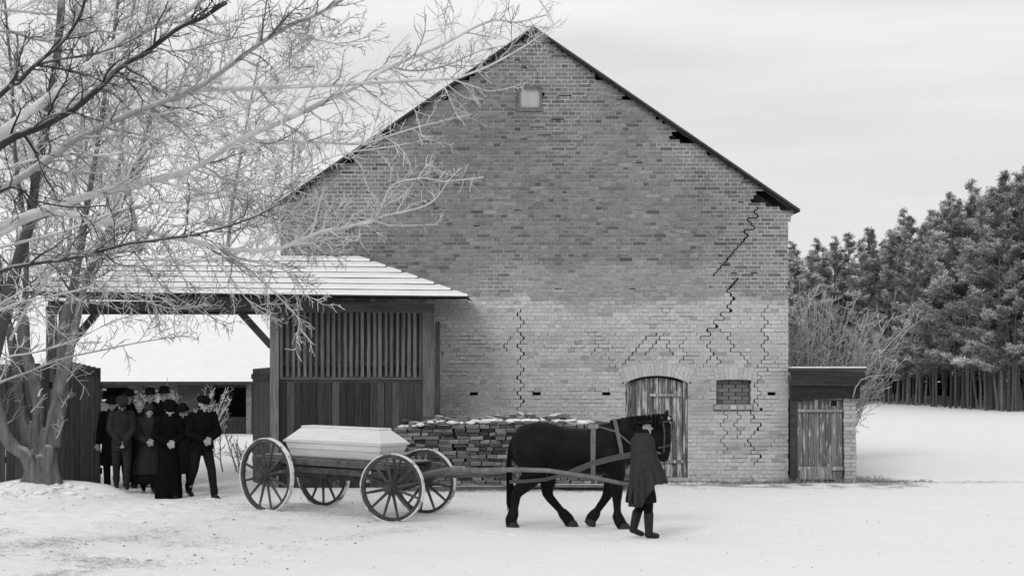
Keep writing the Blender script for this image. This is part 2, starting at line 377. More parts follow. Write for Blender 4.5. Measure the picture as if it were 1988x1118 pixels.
# ------------------------------------------------------------------ brick barn (gable front at y = 34.5)
YW = 34.5
UL, UR, UA, ZA, SL = -4.5, 5.37, .42, 8.70, .686
def pw(px, py): return ((px - CX) / 100., (935 - py) / 100.)
def zroof(u): return ZA - SL * abs(u - UA)
barn = thing('brick_barn', (UA, YW, 0), 'tall cracked brick gable barn with dark lower roof edges and pale lower wall', 'barn')
bk = MB(); y0 = YW + .2
bk.prism([(UL + .02, -.3), (UR - .02, -.3), (UR - .02, zroof(UR) - .1), (UA, ZA - .06), (UL + .02, zroof(UL) - .1)], 'y', y0, y0 + .3)
o = bk.build('wall_core', M['core'], barn)
sw = MB()
YB = 47.
for u in (UL + .17, UR - .17):
    sw.box((u, (y0 + .3 + YB) / 2 + .01, 2.4), (.34, YB - y0 - .32, 5.4))
sw.prism([(UL, -.3), (UR, -.3), (UR, zroof(UR) - .1), (UA, ZA - .06), (UL, zroof(UL) - .1)], 'y', YB, YB + .3)
M['sidebrick'] = mat('side_brick', .24, .3, 5, st=(1, 1, 5), bump=.5)
sw.build('side_wall', M['sidebrick'], barn)
# roof
for sgn in (-1, 1):
    mb = MB(); x1 = UA + sgn * (5.15 if sgn > 0 else 5.15); z1 = ZA + .06 - SL * 5.15
    pl = [(UA, ZA + .06), (x1, z1), (x1, z1 + .05), (UA, ZA + .11)]
    mb.prism(pl if sgn < 0 else pl[::-1], 'y', YW - .16, YB + .5)
    rf = mb.build('roof', M['roofdark'], barn)
    vb = MB(); vb.prism([(UA, ZA + .02), (x1 - sgn * .06, z1 - .03), (x1 - sgn * .06, z1 - .004), (UA, ZA + .056)], 'y', YW - .13, YW - .09)
    vb.build('verge_board', M['tar'], rf)
    sn = MB(); sn.prism([(UA, ZA + .114), (x1, z1 + .054), (x1, z1 + .07), (UA, ZA + .13)], 'y', YW - .1, YB + .45)
    sn.build('snow_cover', M['snowlump'], rf)
# ---- courses of bricks, one mesh each or joined past the three hundred
CH = .0765
door_c, door_w, door_s, door_r = pw(1275, 0)[0], .60, 1.93, .13     # centre, half width, springing, rise
win = (pw(1391, 0)[0], pw(1457, 0)[0], pw(0, 784)[1], pw(0, 738)[1])
hat = (pw(1003, 0)[0], pw(1053, 0)[0], pw(0, 217)[1], pw(0, 167)[1])
holes = [(pw(px, 0)[0], pw(0, 763)[1]) for px in (920, 1042, 1177, 1498)]
def excl(z0, z1):
    zm = (z0 + z1) / 2; r = []
    if zm < door_s + door_r + .24:
        if zm < door_s: r.append((door_c - door_w, door_c + door_w))
        else:
            k = (zm - door_s) / .24
            hw = door_w + .06 + .10 * min(1, k)
            if zm > door_s + .27: hw = (door_w + .16) * math.sqrt(max(0, 1 - (zm - door_s - .27) / (door_r + .001)))
            if hw > .03: r.append((door_c - hw, door_c + hw))
    wc = (win[0] + win[1]) / 2
    if win[2] < zm < win[3]: r.append((win[0], win[1]))
    elif win[3] <= zm < win[3] + .25:
        hw = (win[1] - win[0]) / 2 + .02 + .06 * (zm - win[3]) / .25; r.append((wc - hw, wc + hw))
    elif win[2] - .13 < zm <= win[2]: r.append((win[0] - .06, win[1] + .06))
    if hat[2] < zm < hat[3]: r.append((hat[0], hat[1]))
    for hx, hz in holes:
        if abs(zm - hz) < CH * .5: r.append((hx - .075, hx + .075))
    return r
VERGE_GAPS = [(pw(1332, 268), .17), (pw(1505, 388), .24), (pw(1283, 232), .06), (pw(1150, 150), .07), (pw(1380, 300), .06), (pw(865, 188), .12), (pw(770, 258), .09), (pw(700, 310), .1), (pw(1012, 68), .07), (pw(912, 148), .07), (pw(1215, 190), .07)]
def ends(z0, z1, r):
    if z0 < 4.92: return UL, UR
    a = (ZA + .055 - lerp(z0, z1, .45)) / SL
    lo, hi = UA - a, UA + a
    if z0 < 5.35 and a > 4.6:
        k = (z0 - 4.92) / .4; hi = min(hi, UR + .15 * k)
        lo = max(lo, UL - .15 * k)
    for (gu, gz_), g in VERGE_GAPS:
        if abs((z0 + z1) / 2 - gz_) < g * .75:
            cut = g * 2.3 * (1 - abs((z0 + z1) / 2 - gz_) / (g * 1.1))
            if gu > UA: hi -= cut
            else: lo += cut
    return lo + r.uniform(0, .03), hi - r.uniform(0, .03)
r = random.Random(11)
ROWS = []
for ri in range(int(ZA / CH)):
    z0 = ri * CH + .002; z1 = z0 + CH - (.0105 if z0 < 3.6 else .0175)
    lo, hi = ends(z0, z1, r) if z0 > 4.9 else (UL, UR)
    if hi - lo < .1: continue
    p, sh = ((.263, (0, .1315)[(ri // 2) % 2]) if ri % 2 == 0 else (.1315, .066))
    xs = [UL]; u = UL + (sh if sh else p)
    if sh == 0: u = UL + p
    while u < UR + .3:
        xs.append(u + r.uniform(-.006, .006)); u += p
    xs = [UL - .25] + xs + [UR + .5] if z0 > 4.9 else xs
    row = []
    for a, b in zip(xs, xs[1:]):
        a, b = max(a, lo), min(b, hi)
        seg = [(a, b)]
        for e0, e1 in excl(z0, z1):
            ns = []
            for q0, q1 in seg:
                if e1 <= q0 or e0 >= q1: ns.append((q0, q1)); continue
                if q0 < e0: ns.append((q0, e0))
                if e1 < q1: ns.append((e1, q1))
            seg = ns
        for q0, q1 in seg:
            if q1 - q0 > .035: row.append(dict(a=q0, b=q1, u0=q0 + .005 * (1 if z0 < 3.6 else 1.6), u1=q1 - .005 * (1 if z0 < 3.6 else 1.6), z0=z0, z1=z1, ho=False, bo=False))
    ROWS.append((ri, z0, z1, row))
CR = [([(1478, 402), (1455, 440), (1431, 483), (1402, 520), (1390, 540)], .02),
      ([(1433, 538), (1419, 559), (1418, 568), (1415, 580), (1428, 590), (1418, 596), (1393, 629), (1376, 647), (1370, 658)], .036),
      ([(1377, 660), (1375, 690), (1379, 715)], .016),
      ([(1012, 596), (1013, 660), (1012, 800)], .016),
      ([(1482, 592), (1480, 640), (1484, 690), (1470, 712), (1468, 790)], .014),
      ([(1458, 790), (1466, 827), (1460, 854), (1469, 905)], .026),
      ([(1290, 644), (1262, 655), (1240, 672), (1222, 695), (1216, 712)], .018), ([(1270, 652), (1262, 690)], .016),
      ([(1288, 646), (1300, 672), (1318, 690), (1330, 708)], .012), ([(1322, 650), (1330, 690), (1345, 712)], .008),
      ([(1410, 640), (1425, 680), (1452, 700), (1462, 716)], .01), ([(1393, 690), (1388, 714)], .01),
      ([(846, 655), (852, 690)], .012), ([(868, 668), (880, 680), (903, 676)], .01), ([(992, 655), (985, 680)], .01), ([(1150, 660), (1152, 690)], .012),
      ([(1438, 790), (1430, 850)], .008), ([(1405, 795), (1410, 880)], .008)]
for pts, wd in CR:
    P = [pw(*q) for q in pts]; zt, zb = P[0][1], P[-1][1]; prev = None
    for ri, z0, z1, row in reversed(ROWS):
        zm = (z0 + z1) / 2
        if not (min(zt, zb) <= zm <= max(zt, zb)) or len(row) < 3: prev = None if prev is None else prev; continue
        uc = None
        for (ua, za), (ub, zb_) in zip(P, P[1:]):
            if min(za, zb_) <= zm <= max(za, zb_) and abs(za - zb_) > 1e-6: uc = ua + (ub - ua) * (zm - za) / (zb_ - za)
        if uc is None: continue
        bi = min(range(len(row) - 1), key=lambda i: abs(row[i]['b'] - uc) + (5 if abs(row[i]['b'] - row[i + 1]['a']) > .01 else 0))
        w_ = wd * .85 * r.choice((.3, .6, .8, 1., 1.2, 1.6))
        row[bi]['u1'] -= w_ / 2; row[bi + 1]['u0'] += w_ / 2; row[bi]['ho'] = True; uj = row[bi]['b']
        if prev is not None:
            a, b = sorted((prev[0], uj))
            for q in prev[1]:
                if min(q['b'], b) - max(q['a'], a) > .01: q['seg'] = (max(q['a'], a), min(q['b'], b)); q['z0'] += wd * .12
        prev = (uj, row)
def lightness(u, z):
    j = .16 * nz(u, z, 1, 1.3) + .09 * nz(u, z, 4, 3.5)
    a = 1 - .8 * ss(3.46, 3.62, z + j * .9) - .2 * ss(3.6, 4.0, z + j)
    b = .36 * (1 - ss(4.1, 4.3, z + j)) * ss(-.4, .2, u + nz(u, z, 7, 2.) * .3) * (1 - .8 * ss(3.9, 4.2, u))
    l = max(a, b)
    if a > .5: l = min(1, l * (1 + .08 * nz(u * .7, z * 2.2, 40, 1.2))); l *= 1 - .28 * ss(.18, .42, nz(u * .5, z * 1.6, 12, 1.4)) - .18 * ss(2.6, 2.75, z) * ss(2.95, 2.85, z) * ss(-.4, 0, u) * ss(2.8, 2.4, u)
    return l
allb = []
mm = MB()
for ri, z0, z1, row in ROWS:
    for i, q in enumerate(row):
        uc = (q['a'] + q['b']) / 2; zc = (z0 + z1) / 2; l = lightness(uc, zc)
        nb = nz(uc, zc, 21, .55)
        up = max(.06, .18 + .05 * nb + r.gauss(0, .027))
        if r.random() < .12: up *= r.uniform(.5, .8)
        lowt = .465 + .05 * nb + r.gauss(0, .026)
        if r.random() < .04: lowt *= .72
        q['tone'] = lerp(up, lowt, l)
        er = nz(uc * .8, zc * 2.0, 31, 1.) + .35 * ss(3.4, 4.6, uc) * ss(3.3, 2.6, zc)
        ero = (ss(.0, .6, er) * .36 + .025) * (1 if l > .6 else .12)
        if zc < .15: ero = .1
        if r.random() < ero: q['bo'] = True
        if r.random() < ero * .7: q['ho'] = True
        mt = lerp(.30 + .22 * ss(-.2, .45, nz(uc, zc, 17, .5) + .35 * ss(2.5, 5, uc)), .45, l) * r.uniform(.88, 1.1)
        yr = YW + .006 + r.uniform(0, .004)
        if 'seg' in q:
            for a_, b_ in ((q['a'], q['seg'][0]), (q['seg'][1], q['b'])):
                if b_ - a_ > .004: mm.add([(a_, yr, z0 - .019), (b_, yr, z0 - .019), (b_, yr, q['z0'] + .001), (a_, yr, q['z0'] + .001)], [(0, 1, 2, 3)], mt)
        elif not q['bo'] and ri > 0:
            mm.add([(q['a'], yr, z0 - .019), (q['b'], yr, z0 - .019), (q['b'], yr, q['z0'] + .001), (q['a'], yr, q['z0'] + .001)], [(0, 1, 2, 3)], mt)
        nxt = row[i + 1] if i + 1 < len(row) else None
        if nxt and not q['ho'] and abs(nxt['a'] - q['b']) < .01:
            mm.add([(q['u1'] - .001, yr, z0), (nxt['u0'] + .001, yr, z0), (nxt['u0'] + .001, yr, z1), (q['u1'] - .001, yr, z1)], [(0, 1, 2, 3)], mt)
        q['y'] = YW + r.uniform(-.0035, .003) + (r.uniform(.004, .02) if r.random() < .03 else 0)
        allb.append(q)
tag(mm.build('mortar', M['mortar'], barn), kind='stuff')
allb.sort(key=lambda q: ((q['a'] + q['b']) / 2 - 4.35) ** 2 + ((q['z0'] + q['z1']) / 2 - 1.75) ** 2)
ub = MB(); ub.add([(-.5, 0, -.5), (.5, 0, -.5), (.5, 0, .5), (-.5, 0, .5), (-.5, 1, -.5), (.5, 1, -.5), (.5, 1, .5), (-.5, 1, .5)],
                  [(0, 1, 2, 3), (1, 5, 6, 2), (4, 0, 3, 7), (3, 2, 6, 7), (4, 5, 1, 0), (5, 4, 7, 6)])
BRICK = ub.mesh('brick', M['brick'])
for q in allb[:300]:
    piece(BRICK, 'brick', barn, ((q['u0'] + q['u1']) / 2, q['y'], (q['z0'] + q['z1']) / 2), (0, 0, 0), (q['u1'] - q['u0'], .2, q['z1'] - q['z0']), q['tone'])
mb = MB()
for q in allb[300:]:
    u0, u1, z0, z1, y = q['u0'], q['u1'], q['z0'], q['z1'], q['y']
    mb.add([(u0, y, z0), (u1, y, z0), (u1, y, z1), (u0, y, z1), (u0, y + .2, z0), (u1, y + .2, z0), (u1, y + .2, z1), (u0, y + .2, z1)],
           [(0, 1, 2, 3), (1, 5, 6, 2), (4, 0, 3, 7), (3, 2, 6, 7), (4, 5, 1, 0)], q['tone'])
tag(mb.build('brickwork', M['brick'], barn), kind='stuff')
# ---- arched plank door
dr = MB()
dl, drr = door_c - door_w, door_c + door_w
dr.box((door_c, YW + .17, 1.0), (1.16, .03, 2.0)); dr_o = dr.build('door', M['tar'], barn)
def archz(u): return door_s + door_r * (1 - ((u - door_c) / door_w) ** 2)
npl = 9
for i in range(npl):
    a = dl + .09 + i * (2 * door_w - .18) / npl; b = a + (2 * door_w - .18) / npl - r.uniform(.006, .016)
    zb = r.uniform(.05, .10); yy = YW + .115 + r.uniform(0, .012)
    m_ = MB(); m_.prism([(a, zb), (b, zb), (b, archz(b) - .05), (a, archz(a) - .05)], 'y', yy, yy + .03)
    m_.build('plank', M['door'], dr_o, shade=r.uniform(.7, 1.25))
m_ = MB(); m_.box((dl + .045, YW + .12, .98), (.08, .1, 1.94)); m_.box((drr - .045, YW + .12, .98), (.08, .1, 1.94)); m_.build('frame', M['door'], dr_o, shade=.8)
m_ = MB(); m_.box((door_c + .2, YW + .10, pw(0, 767)[1]), (.66, .035, .045)); m_.build('rail', M['door'], dr_o, shade=1.6)
m_ = MB(); m_.box((door_c + .05, YW + .10, pw(0, 896)[1]), (1.02, .04, .06)); m_.build('rail', M['door'], dr_o, shade=1.3)
m_ = MB(); m_.box((door_c, YW + .05, .03), (1.3, .22, .1)); m_.build('threshold', M['plaster'], dr_o, shade=.8)
# voussoirs over the door
def voussoirs(c, hw, base, rise, n, h, flare, tone):
    for i in range(n):
        for_u = [lerp(-hw, hw, (i + e) / n) for e in (.03, .97)]
        P = []
        for u in for_u: P.append((c + u, base + rise * (1 - (u / hw) ** 2)))
        for u in for_u[::-1]: P.append((c + u * (1 + flare), base + h + rise * (1 - (u / hw) ** 2) * .9))
        m_ = MB(); yy = YW - .004 + r.uniform(0, .006); m_.prism(P, 'y', yy, yy + .2)
        m_.build('arch_brick', M['brick'], barn, shade=tone * r.uniform(.88, 1.1))
voussoirs(door_c, door_w + .03, door_s - .0, door_r, 17, .255, .2, .44)
m_ = MB(); m_.prism([(door_c - .62, door_s - .03), (door_c - .56, door_s + .01), (door_c - .3, archz(door_c - .3) + .02), (door_c, archz(door_c) + .02), (door_c + .3, archz(door_c + .3) + .02), (door_c + .56, door_s + .01), (door_c + .62, door_s - .03), (door_c + .86, door_s + .2), (door_c + .62, door_s + .36), (door_c, door_s + .46), (door_c - .62, door_s + .36), (door_c - .86, door_s + .2)], 'y', YW + .012, YW + .1); m_.build('arch_bedding', M['mortar'], barn, shade=.40)
wc = (win[0] + win[1]) / 2
m_ = MB(); m_.prism([(win[0] - .03, win[3] + .01), (win[1] + .03, win[3] + .01), (win[1] + .13, win[3] + .3), (win[0] - .13, win[3] + .3)], 'y', YW + .012, YW + .1); m_.build('arch_bedding', M['mortar'], barn, shade=.40)
voussoirs(wc, (win[1] - win[0]) / 2 + .01, win[3], .02, 8, .235, .2, .44)
# ---- walled-up window
rec = MB(); rec.box((wc, YW + .19, (win[2] + win[3]) / 2), (win[1] - win[0] + .04, .02, win[3] - win[2] + .06)); rec_o = rec.build('window_niche', M['mortar'], barn, shade=.16)
zz = win[2]
for k in range(6):
    u = win[0] - (.0 if k % 2 else .13); 
    while u < win[1]:
        a, b = max(u, win[0]) + .006, min(u + .25, win[1]) - .006; u += .26
        if b - a > .03: piece(BRICK, 'brick', rec_o, ((a + b) / 2, YW + .115 + r.uniform(0, .02), zz + .036), (0, 0, 0), (b - a, .06, .070), r.uniform(.12, .2))
    zz += .0765
zz = win[2] - .12
for k in range(5):
    u = win[0] - .05 + k * .152; s_ = r.uniform(.09, .135)
    piece(BRICK, 'sill_brick', rec_o, (u + .07, YW - r.uniform(0, .035), zz + .055), (0, r.uniform(-.06, .06), r.uniform(-.08, .08)), (s_, .18, .075), r.uniform(.3, .55))
m_ = MB(); m_.box((wc, YW + .115, win[2] - .066), (.775, .19, .118)); m_.build('sill', M['mortar'], rec_o, shade=.3)
# ---- small gable hatch
hc, hz = (hat[0] + hat[1]) / 2, (hat[2] + hat[3]) / 2
ho = MB().box((hc, YW + .07, hz + .01), (.42, .02, .44)).build('gable_hatch', M['pane'], barn)
fr = MB()
fr.box((hc, YW + .03, hat[2] + .04), (hat[1] - hat[0] + .02, .1, .078)); fr.box((hc, YW + .03, hat[3] - .022), (hat[1] - hat[0], .08, .045))
for s_ in (-1, 1): fr.box((hc + s_ * ((hat[1] - hat[0]) / 2 - .03), YW + .03, hz + .01), (.058, .07, hat[3] - hat[2] - .13))
fr.build('frame', M['wood_p'], ho, shade=1.15)

# ------------------------------------------------------------------ lean-to shed on the barn's right
YS = 34.2
shed = thing('lean_to_shed', (6.1, YS, 0), 'low lean-to shed with tarred fascia and worn plank door beside the brick corner', 'shed')
x0, x1 = X(1535, YS), X(1664, YS)
dx0, dx1 = X(1549, YS), X(1637, YS); zt = Z(775, YS); px1 = x1
MB().box((X(1540, YS), YS + .06, zt / 2), (.1, .12, zt + .1)).build('post', M['tar'], shed, shade=1.6)
MB().box(((x0 + x1) / 2 + .05, YS + 1.3, zt / 2 - .1), (x1 - x0 - .2, 2.2, zt + .1)).build('wall', M['sidebrick'], shed)
rr = random.Random(3)
zb = .0
row = 0
while zb < zt - .03:
    h = .078; sp = [(dx1 + .03, x1)] if row % 2 else [(dx1 + .03, (dx1 + x1) / 2 + .02), ((dx1 + x1) / 2 + .03, x1)]
    for a, b in sp:
        piece(BRICK, 'brick', shed, ((a + b) / 2 - .004 * row / 3 + rr.uniform(-.006, .006), YS + rr.uniform(-.01, .01), zb + .035), (0, 0, rr.uniform(-.03, .03)), (b - a - .008, .2, h - .008), rr.uniform(.33, .47))
    zb += h; row += 1
MB().box(((dx1 + x1) / 2 + .005, YS + .11, zt / 2), (x1 - dx1 - .06, .18, zt)).build('pier_core', M['mortar'], shed, shade=.33)
sdoor = MB().box(((dx0 + dx1) / 2, YS + .115, .85), (dx1 - dx0 - .02, .02, zt - .15)).build('door', M['tar'], shed)
n = 8
for i in range(n):
    a = dx0 + i * (dx1 - dx0) / n; b = a + (dx1 - dx0) / n - rr.uniform(.006, .014)
    top = zt - .01 - (0.12 if i == 6 else rr.uniform(0, .03)); yy = YS + .07 + rr.uniform(0, .015)
    MB().box(((a + b) / 2, yy, (.06 + top) / 2), (b - a, .028, top - .06)).build('plank', M['sheddoor'], sdoor, shade=rr.uniform(.6, 1.3))
for py, hh in ((797, .05), (909, .07)):
    MB().box(((dx0 + dx1) / 2, YS + .035, Z(py, YS)), (dx1 - dx0, .035, hh)).build('rail', M['sheddoor'], sdoor, shade=1.35)
MB().box(((dx0 + dx1) / 2 - .09, YS + .02, .17), (.62, .03, .2)).build('kick_board', M['sheddoor'], sdoor, shade=1.25)
fx0, fx1 = X(1533.5, YS), X(1677, YS)
MB().box(((fx0 + fx1) / 2, YS - .12, (Z(721, YS) + Z(747, YS)) / 2), (fx1 - fx0, .05, Z(721, YS) - Z(747, YS))).build('fascia', M['tar'], shed, shade=1.1)
MB().box(((fx0 + fx1) / 2 - .04, YS - .03, (Z(748, YS) + Z(773, YS)) / 2), (fx1 - fx0 - .1, .12, Z(748, YS) - Z(773, YS))).build('lintel', M['tar'], shed, shade=.8)
m_ = MB(); zf = Z(720, YS); m_.prism([(YS - .14, zf + .004), (YS + 2.5, zf - .06), (YS + 2.5, zf), (YS - .14, zf + .055)], 'x', fx0 + .01, fx1 + .03); rf = m_.build('roof', M['roofdark'], shed)
m_ = MB(); m_.prism([(YS - .12, zf + .06), (YS + 2.5, zf + .004), (YS + 2.5, zf + .03), (YS - .12, zf + .085)], 'x', fx0 + .02, fx1 + .02); m_.build('snow_cover', M['snowlump'], rf)
MB().tube([at(1656, 772, 34.1), at(1661, 752, 34.05), at(1672, 737, 34), at(1690, 730, 34), at(1720, 727, 34.2)], [.012, .014, .014, .011, .006], 6).build('bent_stick', M['plaster'], shed, shade=.6)
# ------------------------------------------------------------------ roofed gateway leaning on the barn
r = random.Random(21)
YG = 33.2
gate = thing('roofed_gateway', (-5.2, YG, 0), 'weathered wooden gateway with snow-lined board roof and slatted panel against the barn', 'gateway')
EY, RY = 32.4, 34.44
ezr, ezl, rz = Z(581, EY), Z(581, EY) + .09, Z(503, RY)
EXR, RXR = X(911, EY), X(691, RY); EXL = -8.85
NB = 7
for i in range(NB):                     # lapped roof boards, each with its strip of snow
    t0, t1 = i / NB, (i + 1) / NB
    def P(t, x): 
        k = (x - EXR) / (EXL - EXR)
        return lerp(EY, RY, t), lerp(lerp(ezr, ezl, k), rz + .03 * k, t)
    xr0 = lerp(EXR, RXR, t0); xr1 = lerp(EXR, RXR, t1) + .1
    xl = EXL + t0 * 1.2
    step = .028
    vs = []
    for lay in (0, 1):
        for x, t in ((xl, t0), (xr0, t0), (xr1, t1), (xl, t1)):
            y, z = P(t, x); lift = step * (1 if t == t0 else -.1)
            vs.append((x, y - (.035 if t == t0 else 0), z + lift + (.026 if lay else 0)))
    fs = [(3, 2, 1, 0), (4, 5, 6, 7), (0, 1, 5, 4), (1, 2, 6, 5), (2, 3, 7, 6), (3, 0, 4, 7)]
    rb = MB().add(vs, fs).build('roof_board', M['wood_h'], gate, shade=r.uniform(.4, .6))
    m_ = MB(); top = []; bot = []; NSEG = 44        # snow strip with a slightly ragged front edge
    for k in range(NSEG + 1):
        x = lerp(xl + .02, xr0 - .03, k / NSEG); xb = lerp(xl + .02, xr1 - .03, k / NSEG)
        y, z = P(t0, x); yb, zb = P(t1, xb)
        jit = .012 + .012 * nz(x, i * 3., 1, 2.5); th = .036 + .012 * nz(x, i, 5, 1.2)
        bot.append((x, y - .035 + jit, z + step + .030)); top.append((x, y - .02 + jit, z + step + .030 + th)); top.append((xb, yb, zb + .03 + th * .6)); bot.append((xb, yb, zb + .026))
    b0 = len(bot)
    vs = bot + top; fs = []
    for k in range(NSEG):
        a, b = 2 * k, 2 * k + 2
        fs += [(a, b, b0 + b, b0 + a), (b0 + a, b0 + b, b0 + b + 1, b0 + a + 1)]
    fs += [(2 * NSEG, 2 * NSEG + 1, b0 + 2 * NSEG + 1, b0 + 2 * NSEG)]
    m_.add(vs, fs).build('snow_strip', M['snowlump'], rb)
m_ = MB()                                # hip end and rear slope
m_.add([(EXR, EY + .02, ezr + .02), (EXR + .02, RY + .02, ezr), (RXR, RY + .02, rz)], [(0, 1, 2)])
m_.add([(EXL + 1.2, RY, rz + .03), (-4.66, RY, rz + .02), (-4.66, 36.4, ezr), (EXL, 36.4, ezl)], [(0, 1, 2, 3)])
m_.add([(EXL, EY, ezl), (EXL + 1.2, RY, rz + .03), (EXL, 36.4, ezl)], [(0, 1, 2)])
m_.build('rear_roof', M['wood_s'], gate)
m_ = MB(); m_.add([(EXL, EY + .04, ezl), (EXR, EY + .04, ezr), (RXR, RY, rz - .01), (EXL + 1.2, RY, rz)], [(0, 1, 2, 3)]); m_.build('roof_underside', M['tar'], gate)
for k in range(9):                       # rafter ends under the eave
    x = lerp(EXL + .3, EXR - .9, k / 8); kk = (x - EXR) / (EXL - EXR); ze = lerp(ezr, ezl, kk)
    MB().bar((x, EY + .1, ze - .02), (x, YG + .1, ze + .29), .08, .1).build('rafter', M['wood_h'], gate, shade=.7)
zb0, zb1 = Z(607, YG), Z(589, YG)
MB().bar((EXL + .2, YG, (zb0 + zb1) / 2 + .05), (X(843, YG), YG, (zb0 + zb1) / 2), .17, zb1 - zb0).build('beam', M['wood_h'], gate, shade=1.0)
for pa, pb, sh in ((525, 542, 1.6), (821, 842, 1.1)):
    MB().box(((X(pa, YG) + X(pb, YG)) / 2, YG, zb0 / 2 - .05), (X(pb, YG) - X(pa, YG), .17, zb0 + .1)).build('post', M['wood_v'], gate, shade=sh)
MB().box((X(838, YG) + .1, YG + .3, 1.5), (.07, .5, 3.2)).build('end_board', M['wood_v'], gate, shade=.7)
MB().box((-8.36, YG, zb0 / 2), (.18, .17, zb0 + .06)).build('post', M['wood_v'], gate, shade=.8)
MB().box((-9.3, 35.9, zb0 / 2 - .05), (.18, .17, zb0 + .1)).build('post', M['wood_v'], gate, shade=.8)
MB().box((-4.75, 35.9, zb0 / 2 - .05), (.18, .17, zb0 + .1)).build('post', M['wood_v'], gate, shade=.8)
MB().bar((-9.4, 35.9, (zb0 + zb1) / 2 - .003), (-4.65, 35.9, (zb0 + zb1) / 2 - .003), .17, zb1 - zb0 - .02).build('beam', M['wood_h'], gate, shade=.8)
MB().bar((X(466, YG), YG, zb0 + .02), (X(527, YG), YG, Z(672, YG)), .12, .13, up=(0, 1, 0)).build('brace', M['wood_h'], gate, shade=.6)
MB().bar((-7.74, YG, zb0 + .02), (-8.29, YG, Z(674, YG)), .12, .13, up=(0, 1, 0)).build('brace', M['wood_h'], gate, shade=.6)
# slatted panel
zr = Z(736, YG); sx0, sx1 = X(543, YG), X(820, YG)
ns = 25
for i in range(ns):
    x = lerp(sx0 + .04, sx1 - .03, i / (ns - 1)); wv = r.uniform(.048, .062); l = r.uniform(0, .03)
    MB().bar((x + r.uniform(-.008, .008), YG - .03, zr + .05 - l), (x + r.uniform(-.008, .008), YG - .03, zb0 + .02), .03, wv, up=(1, 0, 0)).build('slat', M['wood_v'], gate, shade=r.uniform(.8, 1.5))
MB().box(((sx0 + sx1) / 2, YG + .03, zr), (sx1 - sx0, .1, .11)).build('rail', M['wood_h'], gate, shade=.9)
MB().box(((sx0 + sx1) / 2, YG + .03, zr + .3), (sx1 - sx0, .05, .07)).build('rail', M['wood_h'], gate, shade=.6)
MB().box(((sx0 + sx1) / 2, YG - .045, zr + .012), (sx1 - sx0, .03, .03)).build('ledge_strip', M['wood_h'], gate, shade=1.3)
nb = 19
for i in range(nb):
    a = lerp(sx0, sx1, i / nb); b = lerp(sx0, sx1, (i + 1) / nb) - r.uniform(.003, .012)
    MB().box(((a + b) / 2, YG - .02 + r.uniform(-.008, .008), zr / 2 - .06), (b - a, .03, zr)).build('plank', M['wood_v'], gate, shade=r.choice((.28, .36, .42, .5, .72)) * r.uniform(.9, 1.1))
for i in range(12):                      # added boards standing in for the shade between the slats
    a = lerp(sx0, sx1, i / 12); b = lerp(sx0, sx1, (i + 1) / 12) - .01
    MB().box(((a + b) / 2, YG + .2, 1.65), (b - a, .03, 3.2)).build('gap_shade_board', M['wood_v'], gate, shade=r.uniform(.7, 1.1))
# gate leaves
def leaf(x0, y0_, x1, y1, zt0, zt1, n, lab, sh, rails=(.35, 1.9), lift=.05):
    dx, dy = x1 - x0, y1 - y0_; ln = math.hypot(dx, dy); a = math.atan2(dy, dx)
    nrm = Vector((math.sin(a), -math.cos(a), 0))
    if nrm.y > 0: nrm = -nrm
    lf = MB()
    for z in rails: lf.box(((x0 + x1) / 2 - nrm.x * .05, (y0_ + y1) / 2 - nrm.y * .05, z), (ln - .04, .06, .12), Matrix.Rotation(a, 3, 'Z'))
    lo = lf.build('gate_leaf', M['wood_h'], gate, shade=.5); lo['label'] = lab
    for i in range(n):
        t = (i + .5) / n; c = (x0 + dx * t, y0_ + dy * t); zt_ = lerp(zt0, zt1, t)
        MB().box((c[0], c[1], (zt_ + lift) / 2), (ln / n - r.uniform(.004, .012), .03, zt_ - lift), Matrix.Rotation(a, 3, 'Z')).build('plank', M['wood_v'], lo, shade=sh * r.uniform(.8, 1.2))
    MB().box(((x0 + x1) / 2 + nrm.x * .03, (y0_ + y1) / 2 + nrm.y * .03, lerp(zt0, zt1, .5) - .17), (ln, .03, .1), Matrix.Rotation(a, 3, 'Z')).build('ledge', M['wood_h'], lo, shade=sh * .8)
leaf(-8.5, YG - .12, X(195, 32.62), 32.62, 2.42, Z(715, 32.62), 9, 'dark open gate leaf behind the tree trunk', .45, lift=.0)
leaf(X(524, 33.3), 33.32, X(492, 34.6), 34.6, Z(713, 33.3), Z(716, 34.6), 7, 'gate leaf swung inward beside the slatted panel', .75, lift=-.05)
fen = thing('board_fence', (-10, 33.3, 0), 'dark board fence left of the gate tree', 'fence')
for i in range(17):
    x = -11.4 + i * .165; MB().box((x, 33.35 + r.uniform(-.01, .01), 1.12), (.155, .03, 2.36 + r.uniform(-.03, .03))).build('board', M['wood_v'], fen, shade=r.uniform(.35, .6))
for z in (.5, 1.9): MB().box((-10.05, 33.42, z), (2.8, .06, .12)).build('rail', M['wood_h'], fen, shade=.5)

# ------------------------------------------------------------------ barn across the yard
YY = 55.
yard = thing('yard_barn', (-10, YY, gz(-10, YY)), 'low farm barn with snow-covered roof and dark doorways seen through the gateway', 'barn')
ezy = Z(741, YY - .5); gb = gz(-10, YY, False) - .1
def wallpiece(px0, px1_, z0, z1, m, sh, y=YY, th=.3, name='wall'):
    a, b = X(px0, y), X(px1_, y); MB().box(((a + b) / 2, y + th / 2, (z0 + z1) / 2), (b - a, th, z1 - z0)).build(name, m, yard, shade=sh)
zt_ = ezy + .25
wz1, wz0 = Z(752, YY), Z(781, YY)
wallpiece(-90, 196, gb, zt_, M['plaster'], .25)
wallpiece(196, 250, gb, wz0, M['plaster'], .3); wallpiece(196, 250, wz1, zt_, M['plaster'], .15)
wallpiece(250, 345, gb, zt_, M['plaster'], .26); wallpiece(345, 412, gb, zt_, M['plaster'], .12)
